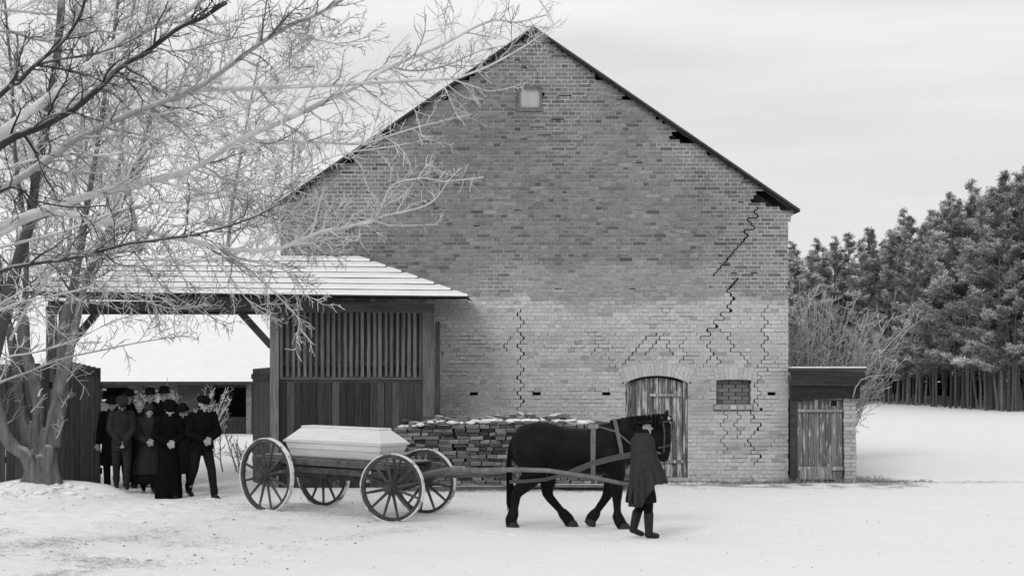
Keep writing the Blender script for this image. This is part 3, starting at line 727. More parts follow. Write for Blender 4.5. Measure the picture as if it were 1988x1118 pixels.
wallpiece(479, 640, gb, zt_, M['plaster'], .15)
wallpiece(412, 479, gb, gb + .62, M['wood_v'], .35, YY + .1, .1, 'half_door')
wallpiece(412, 479, Z(752, YY), zt_, M['wood_h'], .5, YY + .003, .2, 'lintel')
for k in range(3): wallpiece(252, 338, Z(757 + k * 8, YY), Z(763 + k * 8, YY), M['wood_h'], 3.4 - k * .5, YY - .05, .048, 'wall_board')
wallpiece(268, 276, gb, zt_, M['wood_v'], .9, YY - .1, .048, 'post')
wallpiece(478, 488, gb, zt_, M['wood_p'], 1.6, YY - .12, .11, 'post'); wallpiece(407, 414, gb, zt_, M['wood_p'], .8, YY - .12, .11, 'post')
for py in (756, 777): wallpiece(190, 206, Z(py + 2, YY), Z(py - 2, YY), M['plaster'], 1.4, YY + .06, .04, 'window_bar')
MB().box((X(270, YY), YY + 5, 1.0), (22, .2, 3)).build('rear_wall', M['core'], yard)
for px in (-90, 640): MB().box((X(px, YY), YY + 2.6, .7), (.3, 4.6, 2.4)).build('side_wall', M['plaster'], yard, shade=.4)
m_ = MB(); xa, xb = X(-110, YY), X(660, YY)
m_.prism([(YY - .55, ezy), (YY + 4.5, ezy + 3.0), (YY + 9.5, ezy), (YY + 9.5, ezy - .1), (YY + 4.5, ezy + 2.9), (YY - .5, ezy - .09)], 'x', xa, xb); yr = m_.build('roof', M['roofdark'], yard)
m_ = MB()                                  # snow blanket with a soft eave edge
n = 120; ny = 24
for j in range(ny + 1):
    t = j / ny
    for i in range(n + 1):
        x = lerp(xa, xb, i / n); row_ = .06 * (1 - abs(((t * 16) % 1) - .5) * 2)
        th = .05 + .02 * nz(x, t * 5, 0, 1.2) + row_ * .6 * (1 if t < .45 else .35)
        if j == 0: th = .012
        m_.v.append((x, lerp(YY - .57 + .03 * nz(x, 0, 0, 2.), YY + 4.5, t), lerp(ezy, ezy + 3.0, t) + th)); m_.t.append(1.)
m_.f = [(j * (n + 1) + i, j * (n + 1) + i + 1, (j + 1) * (n + 1) + i + 1, (j + 1) * (n + 1) + i) for j in range(ny) for i in range(n)]
m_.build('snow_cover', M['snow'], yr, smooth=True)
m_ = MB(); m_.prism([(YY + 4.5, ezy + 3.004), (YY + 9.5, ezy + .004), (YY + 9.5, ezy + .06), (YY + 4.5, ezy + 3.05)], 'x', xa, xb); m_.build('snow_cover', M['snow'], yr)

# ------------------------------------------------------------------ stack of old bricks before the wall
r = random.Random(33)
YP = 32.75
stk = thing('brick_stack', (0, YP + .3, 0), 'long snow-dusted stack of reclaimed bricks along the foot of the barn wall', 'brick stack')
UBX = MB().box((0, 0, 0), (1, 1, 1)).mesh('brick', M['oldbrick'])
sx0, sx1 = X(764, YP), X(1212, YP)
MB().box(((sx0 + sx1) / 2 + .3, YP + .02, .045), (sx1 - sx0 - .9, .12, .09)).build('bearer', M['wood_s'], stk, shade=1.6)
MB().box((sx0 + 1.2, YP - .12, .035), (1.9, .1, .07), Matrix.Rotation(.06, 3, 'Z')).build('bearer', M['wood_s'], stk, shade=1.3)
MB().box((sx0 + 3.1, YP - .1, .08), (2.1, .14, .05), Matrix.Rotation(-.03, 3, 'Z')).build('bearer', M['wood_s'], stk, shade=1.7)
MB().box(((sx0 + sx1) / 2, YP + .42, .5), (sx1 - sx0 - .5, .36, .8)).build('stack_core', M['core'], stk, shade=.9)
def stop(x): return 1.13 + .09 * ss(sx0 + .3, sx0 + .9, x) + .05 * nz(x, 0, 3, 1.6) - .18 * ss(sx1 - .9, sx1, x)
items = []
for layer in (0, 1):
    z = .09; ri = 0
    while z < 1.32:
        h = r.choice((.062, .068, .072)); x = sx0 + r.uniform(0, .08) + (.0 if z < 1 else .0)
        while x < sx1:
            l = r.choice((.245, .245, .12, .18, .24, .2)); hh = h
            if z + h * .5 > stop(x + l / 2): x += l; continue
            gap = r.uniform(.004, .03)
            if layer == 0 and abs(x - (sx0 + 1.07)) < .05: x += .035
            items.append((layer, x + l / 2, YP + (.0 if layer == 0 else .56) + r.gauss(0, .032), z + hh / 2, l - gap * .5, .25, hh - r.uniform(.003, .016), r.gauss(0, .03), r.gauss(0, .06), max(.04, r.gauss(.12, .06)) * (2.0 if r.random() < .12 else 1)))
            x += l + gap * .5
        z += h + .002; ri += 1
for i in range(46):                     # loose pieces thrown on top
    x = r.uniform(sx0 + .25, sx1 - .35); z = stop(x) + .0 + r.uniform(.0, .03) + (.06 if r.random() < .3 else 0)
    items.append((0, x, YP + r.uniform(.0, .45), z + .03, r.uniform(.1, .26), r.uniform(.1, .2), r.uniform(.05, .085), r.gauss(0, .22), r.uniform(-1, 1), r.uniform(.1, .22)))
items.sort(key=lambda q: (q[0], -q[3]))
k = 0; rest = MB()
for (ly, x, y, z, l, dpt, h, ry, rzz, tn) in items:
    if ly == 0 and k < 300:
        piece(UBX, 'brick', stk, (x, y + dpt / 2, z), (0, ry, rzz), (l, dpt, h), tn); k += 1
    else: rest.box((x, y + dpt / 2, z), (l, dpt, h), Matrix.Rotation(rzz, 3, 'Z') @ Matrix.Rotation(ry, 3, 'Y'), tn)
tag(rest.build('stacked_bricks', M['oldbrick'], stk), kind='stuff')
m_ = MB()
for i in range(90):                     # little caps of snow along the top
    x = r.uniform(sx0 + .05, sx1 - .3); z = stop(x) + .03; s_ = r.uniform(.04, .13)
    m_.ell((x, YP + r.uniform(-.0, .4), z), (s_, r.uniform(.05, .12), r.uniform(.012, .04)), 8)
m_.v = [tuple(Vector(v) + noise.noise_vector(Vector(v) * 16) * .02) for v in m_.v]
tag(m_.build('snow_cap', M['snowlump'], stk, smooth=True), kind='stuff')
# ------------------------------------------------------------------ farm wagon
r = random.Random(44)
def S(py): return (py - HY) / HC
RA, FA = Vector((-3.565, 29.25, 0)), Vector((-1.605, 27.66, 0))
ax = (FA - RA); BL = ax.length; ax.normalize(); sd_ = Vector((-ax.y, ax.x, 0))        # along, and to the far side
wag = thing('farm_wagon', ((RA + FA) / 2)[:], 'open farm wagon with large snow-caked spoked wheels and long shafts', 'wagon')
def wheel(c, axle, rad, nsp=12):
    c = Vector(c); axle = axle.normalized(); e = Vector((0, 0, 1)); tg = axle.cross(e).normalized()
    m = Matrix((tg, axle, e)).transposed().to_4x4(); m.translation = c
    def ring(ro, ri, w, n=56, jit=0):
        rg = []
        for k in range(n):
            a = 2 * math.pi * k / n; rg.append([(math.cos(a) * q, w2, math.sin(a) * q) for q, w2 in ((ri, -w), (ro + (jit * nz(k * .9, rad, 3) if jit else 0), -w), (ro + (jit * nz(k * .9, rad, 3) if jit else 0), w), (ri, w))])
        b = MB()
        for rg_ in rg: b.v += rg_; b.t += [1.] * 4
        b.f = [(4 * k + j, 4 * ((k + 1) % n) + j, 4 * ((k + 1) % n) + (j + 1) % 4, 4 * k + (j + 1) % 4) for k in range(n) for j in range(4)]
        return b.xf(m)
    o = ring(rad - .014, rad - .068, .029).build('wheel', M['rim'], wag)
    ring(rad + .003, rad - .0135, .038, 72, .009).build('tyre', M['tyre'], o)
    hb = MB()
    rg = []
    for y, q in ((-.21, .045), (-.2, .062), (-.13, .066), (-.1, .08), (-.05, .095), (.05, .095), (.1, .08), (.16, .07), (.17, .05)):
        rg.append([(math.cos(2 * math.pi * k / 18) * q, y, math.sin(2 * math.pi * k / 18) * q) for k in range(18)])
    hb.rings(rg).xf(m).build('hub', M['rim'], o)
    b = MB()
    for y in (-.125, -.075, .075):
        b.rings([[(math.cos(2 * math.pi * k / 18) * q, y + d_, math.sin(2 * math.pi * k / 18) * q) for k in range(18)] for d_, q in ((-.009, .1 if abs(y) < .1 else .078), (.009, .1 if abs(y) < .1 else .078))])
    b.xf(m).build('hub_band', M['leather'], o, shade=.5)
    a0 = r.uniform(0, .5)
    for k in range(nsp):
        a = a0 + 2 * math.pi * k / nsp; d = Vector((math.cos(a), 0, math.sin(a)))
        MB().tube([d * .07 + Vector((0, -.01, 0)), d * .2 + Vector((0, -.005, 0)), d * (rad - .06)], [.027, .024, .019], 7).xf(m).build('spoke', M['rim'], o, shade=r.uniform(.8, 1.3))
    return o
ra, fa = Vector((.81, .99, 0)).normalized(), Vector((.45, 1.24, 0)).normalized()
RR, RF = .605, .522
TW = .64
for s_ in (-1, 1):
    q = RA + ra * TW * s_; wheel((q.x, q.y, RR + gz(q.x, q.y) - .012), ra, RR)
    q = FA + fa * TW * s_; wheel((q.x, q.y, RF + gz(q.x, q.y) - .012), fa, RF)
def P3(v, z): return Vector((v.x, v.y, z))
MB().bar(P3(RA - ra * .6, RR), P3(RA + ra * .6, RR), .09, .1).build('axle', M['cart'], wag)
MB().bar(P3(FA - fa * .6, RF), P3(FA + fa * .6, RF), .09, .1).build('axle', M['cart'], wag)
MB().bar(P3(RA - ra * .5, RR + .12), P3(RA + ra * .5, RR + .12), .11, .14).build('bolster', M['cart'], wag)
MB().bar(P3(FA - fa * .48, RF + .13), P3(FA + fa * .48, RF + .13), .11, .15).build('bolster', M['cart'], wag)
MB().bar(P3(FA - sd_ * .46, .745), P3(FA + sd_ * .46, .745), .1, .09).build('bolster', M['cart'], wag)
MB().bar(P3(RA - ax * .55, .55), P3(FA + ax * .1, .55), .09, .09).build('reach_pole', M['cart'], wag)
for s_ in (-1, 1):
    MB().bar(P3(RA - ax * .62 + sd_ * s_ * .36, .80), P3(FA + ax * .35 + sd_ * s_ * .36, .79), .06, .1).build('side_beam', M['cart'], wag, shade=1.3)
    MB().bar(P3(RA - ax * .35 + sd_ * s_ * .30, .67), P3(FA - ax * .2 + sd_ * s_ * .34, .66), .05, .09).build('side_beam', M['cart'], wag)
    MB().bar(P3(RA + ax * .8 + sd_ * s_ * .05, .56), P3(RA + ra * .45 * s_, .62), .05, .06).build('brace', M['cart'], wag)
    q = FA + fa * s_ * .5; MB().tube([P3(q, .6), P3(q + fa * s_ * .05, .85), P3(q + fa * s_ * .1, 1.0)], [.03, .026, .02], 7).build('stake', M['cart'], wag)
for i in range(5):
    c = sd_ * lerp(-.27, .27, i / 4)
    MB().bar(P3(RA - ax * .45 + c, .862), P3(FA + ax * .2 + c, .858), .12, .026).build('deck_plank', M['cart'], wag, shade=r.uniform(.7, 1.3))
for k, t in enumerate((.15, .55, .95)):
    c = RA + ax * BL * t; MB().bar(P3(c - sd_ * .4, .83), P3(c + sd_ * .4, .83), .07, .035).build('cross_bar', M['cart'], wag)
MB().box(P3(FA - fa * .46 - ax * .62, .70), (.1, .03, .05)).build('iron_clip', M['tyre'], wag); MB().box(P3(FA - fa * .46 - ax * .62, .56), (.1, .03, .045)).build('iron_clip', M['tyre'], wag)
# shafts running forward on both sides of the horse
def shaft(pts, s_):
    MB().tube(pts, [.045, .042, .04, .036, .034, .032, .03][:len(pts)], 8).build('shaft', M['shaft'], wag, smooth=True)
shaft([P3(FA - fa * .36, .60), at(868, 911, 27.1), at(930, 913, 26.2), at(1000, 911, 25.66), at(1065, 913, 25.6), at(1150, 926, 25.62), at(1222, 941, 25.65)], -1)
shaft([P3(FA + fa * .36, .60), at(900, 917, 27.6), at(950, 916, 27.1), at(1000, 914, 26.85), at(1065, 916, 26.75), at(1150, 928, 26.65), at(1222, 940, 26.6)], 1)
MB().bar(P3(FA - fa * .5 + ax * .02, .6), P3(FA + fa * .5 + ax * .02, .6), .07, .07).build('swingle_bar', M['cart'], wag)
# two-bar hay-rack end behind the near shaft
MB().bar(at(868, 924, 27.6), at(1000, 922, 26.9), .05, .05).build('trace_pole', M['cart'], wag, shade=1.2)

# ------------------------------------------------------------------ coffin
cc = (RA + FA) / 2 - ax * .1
cof = thing('coffin', P3(cc, .876)[:], 'pale planed wooden coffin with sloped lid lying on the wagon', 'coffin')
cm_ = Matrix((ax, sd_, Vector((0, 0, 1)))).transposed().to_4x4(); cm_.translation = P3(cc, 0)
def frus(x0, x1, y, z0, x2, x3, y2, z1):
    return MB().add([(x0, -y, z0), (x1, -y, z0), (x1, y, z0), (x0, y, z0), (x2, -y2, z1), (x3, -y2, z1), (x3, y2, z1), (x2, y2, z1)],
                    [(3, 2, 1, 0), (4, 5, 6, 7), (0, 1, 5, 4), (1, 2, 6, 5), (2, 3, 7, 6), (3, 0, 4, 7)])
frus(-.98, .96, .25, .878, -1.03, 1.01, .285, 1.0).xf(cm_).build('lower_board', M['coffin'], cof, shade=.82)
frus(-1.03, 1.01, .288, 1.003, -1.07, 1.05, .31, 1.10).xf(cm_).build('upper_board', M['coffin'], cof, shade=.94)
frus(-1.10, 1.08, .335, 1.103, -1.10, 1.08, .335, 1.135).xf(cm_).build('lid_rim', M['coffin'], cof, shade=.86)
frus(-1.085, 1.065, .32, 1.138, -.87, .85, .135, 1.335).xf(cm_).build('lid', M['coffin'], cof)
frus(-.88, .86, .142, 1.338, -.88, .86, .142, 1.36).xf(cm_).build('lid_top', M['coffin'], cof, shade=1.05)
for s_ in (-1, 1): frus(-1.0, .98, .01, .995, -1.0, .98, .01, 1.004).xf(cm_ @ Matrix.Translation((0, s_ * .283, 0))).build('seam_bead', M['coffin'], cof, shade=.6)

# ------------------------------------------------------------------ horse
HX, HYD = .80, 26.15
hm = Matrix.Translation((HX, HYD, gz(HX, HYD) - .005)) @ Matrix.Rotation(R(-4), 4, 'Z')
horse = thing('horse', (HX, HYD, 0), 'heavy black draught horse walking in harness before the brick stack', 'horse')
b = MB()
b.loft([(-.83, 0, 1.17, .05, .09), (-.79, 0, 1.17, .17, .2), (-.68, 0, 1.20, .26, .29), (-.5, 0, 1.22, .30, .32), (-.28, 0, 1.21, .315, .335), (0, 0, 1.14, .325, .33), (.28, 0, 1.11, .33, .325), (.5, 0, 1.13, .305, .36), (.68, 0, 1.15, .27, .38), (.84, 0, 1.15, .22, .31), (.95, 0, 1.13, .13, .2), (.99, 0, 1.12, .04, .08)], 'x', 22)
b.chain([(.60, 0, 1.24, .30), (.86, 0, 1.36, .245), (1.12, 0, 1.45, .19), (1.36, 0, 1.50, .155)], (1, .55, 1))
b.chain([(1.37, 0, 1.49, .165), (1.41, 0, 1.33, .135), (1.42, 0, 1.17, .115), (1.415, 0, 1.07, .104)], (1, .62, 1))
b.chain([(1.35, 0, 1.40, .14), (1.33, 0, 1.30, .12)], (1, .7, 1))
b.ell((1.42, 0, 1.03), (.09, .07, .065))
for s_ in (-1, 1):
    b.chain([(1.44, s_ * .055, 1.60, .042), (1.475, s_ * .065, 1.69, .034), (1.49, s_ * .068, 1.745, .008)], (1, .8, 1))
    b.ell((1.50, s_ * .085, 1.42), (.04, .02, .03)); b.ell((1.47, s_ * .045, 1.06), (.025, .02, .03))
def leg(pts): b.chain(pts, (1, .82, 1))
leg([(-.52, -.14, 1.08, .27), (-.44, -.16, .86, .20), (-.55, -.16, .70, .14), (-.72, -.15, .52, .085), (-.735, -.15, .46, .075), (-.755, -.14, .30, .06), (-.775, -.14, .20, .085), (-.805, -.14, .12, .09), (-.80, -.14, .045, .085)])
leg([(-.48, .14, 1.06, .27), (-.30, .16, .84, .18), (-.28, .16, .68, .13), (-.29, .15, .50, .085), (-.25, .15, .42, .07), (-.09, .15, .24, .058), (-.05, .15, .19, .083), (.02, .15, .11, .09), (.055, .15, .045, .085)])
leg([(.66, -.13, 1.05, .24), (.73, -.16, .82, .15), (.745, -.15, .66, .105), (.745, -.15, .46, .078), (.745, -.15, .40, .066), (.75, -.15, .26, .056), (.755, -.15, .18, .082), (.79, -.15, .10, .088), (.825, -.15, .045, .082)])
leg([(.62, .13, 1.05, .23), (.66, .16, .80, .14), (.645, .15, .64, .10), (.60, .15, .47, .078), (.56, .15, .40, .066), (.455, .15, .25, .056), (.42, .15, .19, .083), (.37, .15, .13, .088), (.345, .15, .085, .08)])
hb = remesh(b, .017, 5).xf(hm); hb.build('body', M['hide'], horse, smooth=True)
for (hx, hy, hz_, tl) in ((-.79, -.14, 0, 0), (.065, .15, 0, 0), (.835, -.15, 0, 0), (.325, .15, .035, .5)):
    m_ = MB(); m_.loft([(0, .02, 0, .095, .085), (.05, .01, 0, .085, .078), (.085, 0, 0, .075, .07)], n=14)
    m_.xf(hm @ Matrix.Translation((hx, hy, hz_)) @ Matrix.Rotation(tl, 4, 'Y')).build('hoof', M['hoof'], horse)
m_ = MB(); rr = random.Random(2)
for k in range(110):
    y = rr.gauss(0, .03); q = rr.uniform(-.03, .03); e = rr.uniform(.35, .75)
    m_.tube([(-.76, y * .4, 1.36), (-.82 + q * .4, y * .8, 1.25), (-.845 + q, y * 1.2, .95), (-.84 + q * 1.2, y * 1.5, e), (-.80 + q * 1.6, y * 1.6, e - .22)], [.012, .013, .011, .008, .002], 4)
m_.xf(hm).build('tail', M['hair'], horse, smooth=True)
m_ = MB()
for k in range(90):
    t = rr.random(); cx_, cz_ = lerp(.66, 1.46, t), lerp(1.555, 1.655, t) + .02 * math.sin(t * 3.1); y = rr.uniform(-.02, .02); ln = rr.uniform(.14, .3)
    sg = 1 if rr.random() < .75 else -1
    m_.tube([(cx_, y, cz_ - .02), (cx_ - .015, y + sg * .05, cz_ + .012), (cx_ - .03, y + sg * .115, cz_ - ln * .5), (cx_ - .04 + rr.uniform(-.03, .03), y + sg * .13, cz_ - ln)], [.016, .016, .014, .003], 4)
for k in range(10):
    y = rr.uniform(-.04, .04); m_.tube([(1.47, y, 1.66), (1.55, y, 1.63), (1.565, y * 1.3, 1.52), (1.55, y, 1.42)], [.012, .012, .009, .002], 4)
m_.xf(hm).build('mane', M['hair'], horse, smooth=True)
for s_ in (-1, 1): MB().ell((1.515, s_ * .098, 1.425), (.02, .012, .018), 8).xf(hm).build('eye', M['boot'], horse, smooth=True)

har = thing('horse_harness', (HX, HYD, 1.2), 'light leather harness straps fitted on the black horse', 'harness')
def strap(name, pts, w=.022, h=.05, sh=1., up=(0, 1, 0)):
    m_ = MB()
    for a, b_ in zip(pts, pts[1:]): 
        d = (Vector(b_) - Vector(a)).normalized() * .006; m_.bar(Vector(a) - d, Vector(b_) + d, *((h, w) if up[1] else (w, h)), up=up)
    return m_.xf(hm).build(name, M['leather'], har, shade=sh)
def around(x, zc, ry, rz_, a0, a1, n=14, lean=0.):
    return [(x + lean * (math.sin(R(lerp(a0, a1, i / n)))), math.cos(R(lerp(a0, a1, i / n))) * ry, zc + math.sin(R(lerp(a0, a1, i / n))) * rz_) for i in range(n + 1)]
strap('saddle_strap', around(.40, 1.115, .335, .365, 95, 265), .02, .075, 1.3, up=(1, 0, 0))
strap('saddle_strap', around(.40, 1.115, .335, .365, 85, -85), .02, .075, 1.1, up=(1, 0, 0))
MB().box((.40, 0, 1.485), (.14, .24, .05)).xf(hm).build('saddle_pad', M['leather'], har, shade=2.4)
strap('shaft_loop', [(.40, -.345, 1.1), (.40, -.375, .80), (.40, -.40, .68)], .02, .06, 1.2, up=(1, 0, 0))
strap('breast_strap', [(.06, -.36, .83), (.40, -.36, .97), (.72, -.31, 1.05), (.9, -.24, 1.08), (1.0, -.1, 1.09), (1.02, 0, 1.09)], .02, .085, .75, up=(0, 0, 1))
strap('breast_strap', [(1.02, 0, 1.09), (1.0, .1, 1.09), (.9, .24, 1.08), (.72, .31, 1.05), (.06, .36, .83)], .02, .085, .75, up=(0, 0, 1))
strap('neck_strap', [(.70, 0, 1.59), (.72, -.1, 1.55), (.75, -.2, 1.42), (.80, -.27, 1.2), (.82, -.27, 1.06)], .02, .055, 1.1, up=(1, 0, 0))
strap('neck_strap', [(.70, 0, 1.59), (.72, .1, 1.55), (.75, .2, 1.42), (.80, .27, 1.2), (.82, .27, 1.06)], .02, .055, 1.1, up=(1, 0, 0))
strap('rein', [(.40, -.08, 1.51), (.74, -.21, 1.42), (.95, -.19, 1.24), (1.38, -.09, 1.1)], .012, .022, 1.2)
strap('breeching_strap', [(-.02, -.35, .80), (-.3, -.35, .73), (-.6, -.30, .70), (-.82, -.16, .68)], .02, .05, .8)
strap('bridle_strap', [(1.40, -.09, 1.63), (1.44, -.115, 1.42), (1.43, -.085, 1.12)], .014, .026, .5, up=(1, 0, 0))
strap('bridle_strap', [(1.35, -.075, 1.18), (1.43, -.09, 1.2), (1.51, -.05, 1.22), (1.525, 0, 1.22)], .014, .026, .5, up=(0, 0, 1))
strap('bridle_strap', [(1.36, -.11, 1.55), (1.47, -.105, 1.57), (1.545, 0, 1.58)], .014, .026, .5, up=(0, 0, 1))
# ------------------------------------------------------------------ people
def person(px, pyf, height, yaw, label, outfit='longcoat', head='hat', tone=.012, ltone=.014, arms='clasp', stride=.3, lead=1, bow=.25, htone=.01, gloves=False, hem=None, group=None, beard=False, wide=1., seed=1):
    rr = random.Random(seed)
    d = F * HC / (pyf - HY); x = X(px, d); k = height / 1.75
    m = Matrix.Translation((x, d, gz(x, d))) @ Matrix.Rotation(R(yaw), 4, 'Z') @ Matrix.Scale(k, 4)
    t = thing('person', (x, d, gz(x, d)), label, 'person', group)
    b = MB()
    fy = {lead: -stride / 2, -lead: stride / 2}
    # trunk, neck and head
    lean = -.03
    b.loft([(.86, 0, .0, .13, .09), (.95, 0, 0, .155, .105), (1.1, 0, lean * .3, .135, .095), (1.28, 0, lean * .7, .155, .105), (1.40, 0, lean, .17, .095), (1.46, 0, lean, .10, .07)], n=18)
    hy, hz = lean - .02 - .10 * bow, 1.615 - .03 * bow
    b.chain([(0, lean, 1.43, .06), (0, lean * .5 + hy * .5, 1.52, .055)])
    H = Matrix.Translation((0, hy, hz)) @ Matrix.Rotation(bow, 4, 'X')
    hd = MB(); hd.ell((0, .012, .02), (.076, .095, .10)); hd.chain([(0, -.035, -.05, .058), (0, -.05, -.085, .042)], (1, 1, 1))
    hd.chain([(0, -.088, .005, .012), (0, -.107, -.028, .015)]); hd.chain([(-.035, -.078, .022, .014), (.035, -.078, .022, .014)]); hd.chain([(-.018, -.083, -.065, .011), (.018, -.083, -.065, .011)])
    for s_ in (-1, 1): hd.ell((s_ * .077, .012, -.005), (.012, .02, .032)); hd.ell((s_ * .045, -.06, -.025), (.026, .022, .024))
    hd.xf(H); b.v, b.f, b.t = b.v + hd.v, b.f + [tuple(i + len(b.v) for i in q) for q in hd.f], b.t + hd.t
    feet = {}
    for s_ in (-1, 1):
        y = fy[s_]; back = y > 0
        kn = (s_ * .095, y * .45 - .05, .50); an = (s_ * .085, y, .085 + (.05 if back and stride > .2 else 0)); feet[s_] = (kn, an, back)
        b.chain([(s_ * .09, 0, .90, .085), (kn[0], kn[1], kn[2], .055), (an[0], an[1], an[2], .036)]); b.caps(an, .034, (an[0], an[1] - .085, .05 + (0.01 if back else 0)), .024)
    hands = {}
    for s_ in (-1, 1):
        sh = (s_ * .175 * wide, lean, 1.40)
        if arms == 'clasp': el, hn, fd = (s_ * .25 * wide, lean - .03, 1.12), (s_ * .055, -.215, 1.01 + s_ * .012), Vector((-s_ * .8, -.3, -.35))
        elif arms == 'low': el, hn, fd = (s_ * .235 * wide, lean, 1.13), (s_ * .06, -.17, .90), Vector((-s_ * .5, -.2, -.8))
        elif arms == 'tuck': el, hn, fd = (s_ * .2, lean + .01, 1.14), (s_ * .07, -.2, 1.0), Vector((-s_ * .5, -.5, -.3))
        else: el, hn, fd = (s_ * .24 * wide, lean + .02, 1.12), (s_ * .25, -.04 + fy[-s_] * .25, .86), Vector((0, -.15, -1))
        fd.normalize(); hn = Vector(hn); hands[s_] = (sh, el, hn)
        b.chain([(*sh, .055), (*el, .042), (*hn, .03)])
        sdv = fd.cross(Vector((0, 1, .3))).normalized(); pc = hn + fd * .05
        b.caps(hn, .028, pc, .036, (1, .75, 1))
        for fi, (off, ln) in enumerate(((-.03, .07), (-.01, .08), (.01, .076), (.03, .06))):
            p0 = pc + sdv * off + fd * .02; p1 = p0 + fd * ln * .5; p2 = p1 + (fd * .6 + Vector((0, .6, 0))) * ln * .5
            b.chain([(*p0, .0105), (*p1, .01), (*p2, .0085)])
        p0 = hn + sdv * -.03 + fd * .02; p1 = p0 + sdv * -.03 + fd * .035; b.chain([(*p0, .013), (*p1, .0105), (*(p1 + fd * .03), .009)])
    remesh(b, .0085, 2, .35).xf(m).build('body', M['skin'], t, smooth=True)
    e = MB()
    for s_ in (-1, 1):
        MB().ell((s_ * .031, -.083, .006), (.011, .007, .007), 8).xf(m @ H).build('eye', M['boot'], t, smooth=True)
    MB().ell((0, -.094, -.066), (.022, .006, .004), 8).xf(m @ H).build('mouth', M['skin'], t, smooth=True, shade=.45)
    # legs and footwear
    if outfit != 'dress':
        p = MB(); p.loft([(.82, 0, 0, .15, .11), (1.0, 0, 0, .16, .115)], n=16)
        for s_ in (-1, 1):
            kn, an, back = feet[s_]; p.chain([(s_ * .09, 0, .88, .105), (kn[0], kn[1], kn[2], .078), (an[0], an[1] + .004, an[2] + .05, .062 if outfit != 'cape' else .045)])
            if outfit != 'cape': p.caps((an[0], an[1], an[2] + .08), .07, (an[0], an[1], an[2] + .03), .066)
        remesh(p, .014, 3, .5).xf(m).build('trousers', M['cloth'], t, smooth=True, shade=ltone)
    for s_ in (-1, 1):
        kn, an, back = feet[s_]; q = MB(); lift = an[2] - .085
        if outfit == 'cape': q.caps((an[0], an[1] * .55 + kn[1] * .45, .36), .076, (an[0], an[1], .1 + lift), .06)
        q.caps((an[0], an[1] + .02, .06 + lift), .048, (an[0], an[1] - .115, .045 + lift * .2), .042, (1, 1, .95)); q.caps((an[0], an[1], an[2] + .03), .05, (an[0], an[1] + .01, .06 + lift), .05)
        remesh(q, .011, 2, .6).xf(m).build('shoe' if outfit != 'cape' else 'boot', M['boot'], t, smooth=True, shade=1. if outfit != 'cape' else 1.2)
    # garments
    ph = rr.uniform(0, 6)
    def fold(p_, a, top=1.0):
        g = max(0., (top - p_)) * .11; return g * (math.sin(7 * a + ph) * .5 + math.sin(4 * a + ph * 2) * .4) 
    c = MB()
    hem = hem if hem is not None else {'longcoat': .45, 'jacket': .80, 'dress': .025, 'womancoat': .36, 'cape': .55}[outfit]
    fl = {'longcoat': .25, 'jacket': .20, 'dress': .25, 'womancoat': .29, 'cape': .24}[outfit] * wide
    wst = .17 * wide if outfit not in ('dress', 'womancoat') else .155 * wide
    yq = .78 if outfit != 'cape' else 1.12
    secs = [(hem, 0, .0, fl, fl * yq)]
    z = hem + .07
    while z < .95: secs.append((z, 0, 0, lerp(fl, wst + .02, ss(hem, 1.05, z)), lerp(fl * yq, .135, ss(hem, 1.05, z)))); z += .07
    secs += [(1.02, 0, lean * .3, wst + .005, .13), (1.12, 0, lean * .5, wst, .128), (1.25, 0, lean * .8, .185 * wide, .138), (1.36, 0, lean, .20 * wide, .13), (1.43, 0, lean, .165 * wide, .105), (1.475, 0, lean, .085, .08), (1.50, 0, lean - .01, .072, .07)]
    c.loft(secs, n=36, fold=fold)
    for s_ in (-1, 1):
        sh, el, hn = hands[s_]; cuff = hn.lerp(Vector(el), .16)
        c.chain([(*sh, .088), (*Vector(sh).lerp(Vector(el), .6), .077), (*el, .072), (*cuff, .06)])
    if head != 'scarf': c.loft([(1.44, 0, lean, .095, .09), (1.50, 0, hy * .6, .085, .085), (1.525, 0, hy * .8, .08, .08)], n=16)
    co = remesh(c, .0125, 2, .5).xf(m).build({'longcoat': 'overcoat', 'jacket': 'jacket', 'dress': 'dress', 'womancoat': 'overcoat', 'cape': 'coat'}[outfit], M['cloth'], t, smooth=True, shade=tone)
    if outfit == 'womancoat':
        q = MB(); q.loft([(.17, 0, 0, .27, .22), (.3, 0, 0, .26, .21), (.5, 0, 0, .24, .19), (.8, 0, 0, .16, .12)], n=36, fold=lambda p_, a: .05 * math.sin(8 * a + ph))
        q.xf(m).build('skirt', M['cloth'], t, smooth=True, shade=ltone)
    if gloves:
        for s_ in (-1, 1):
            hn = hands[s_][2]; MB().ell(hn + Vector((0, -.01, -.03)), (.06, .055, .07)).xf(m).build('mitten', M['cloth'], t, smooth=True, shade=htone)
    # headwear
    HM = m @ H
    if head == 'hat':
        q = MB(); q.loft([(.045, 0, .0, .128, .148), (.05, 0, 0, .133, .153), (.057, 0, 0, .128, .148), (.062, 0, .005, .094, .112), (.095, 0, .005, .09, .108), (.148, 0, .005, .082, .1), (.158, 0, .005, .06, .075), (.152, 0, .005, .02, .03)], n=26)
        q.xf(HM @ Matrix.Rotation(R(-4), 4, 'X')).build('hat', M['cloth'], t, smooth=True, shade=htone)
        MB().loft([(.064, 0, .005, .0965, .1145), (.09, 0, .005, .0955, .1135)], n=26).xf(HM @ Matrix.Rotation(R(-4), 4, 'X')).build('hat_band', M['boot'], t, shade=.6)
    elif head == 'cap':
        q = MB(); q.loft([(.04, 0, .01, .088, .105), (.07, 0, .01, .115, .13), (.105, 0, .015, .118, .13), (.13, 0, .015, .09, .1), (.138, 0, .015, .03, .04)], n=24)
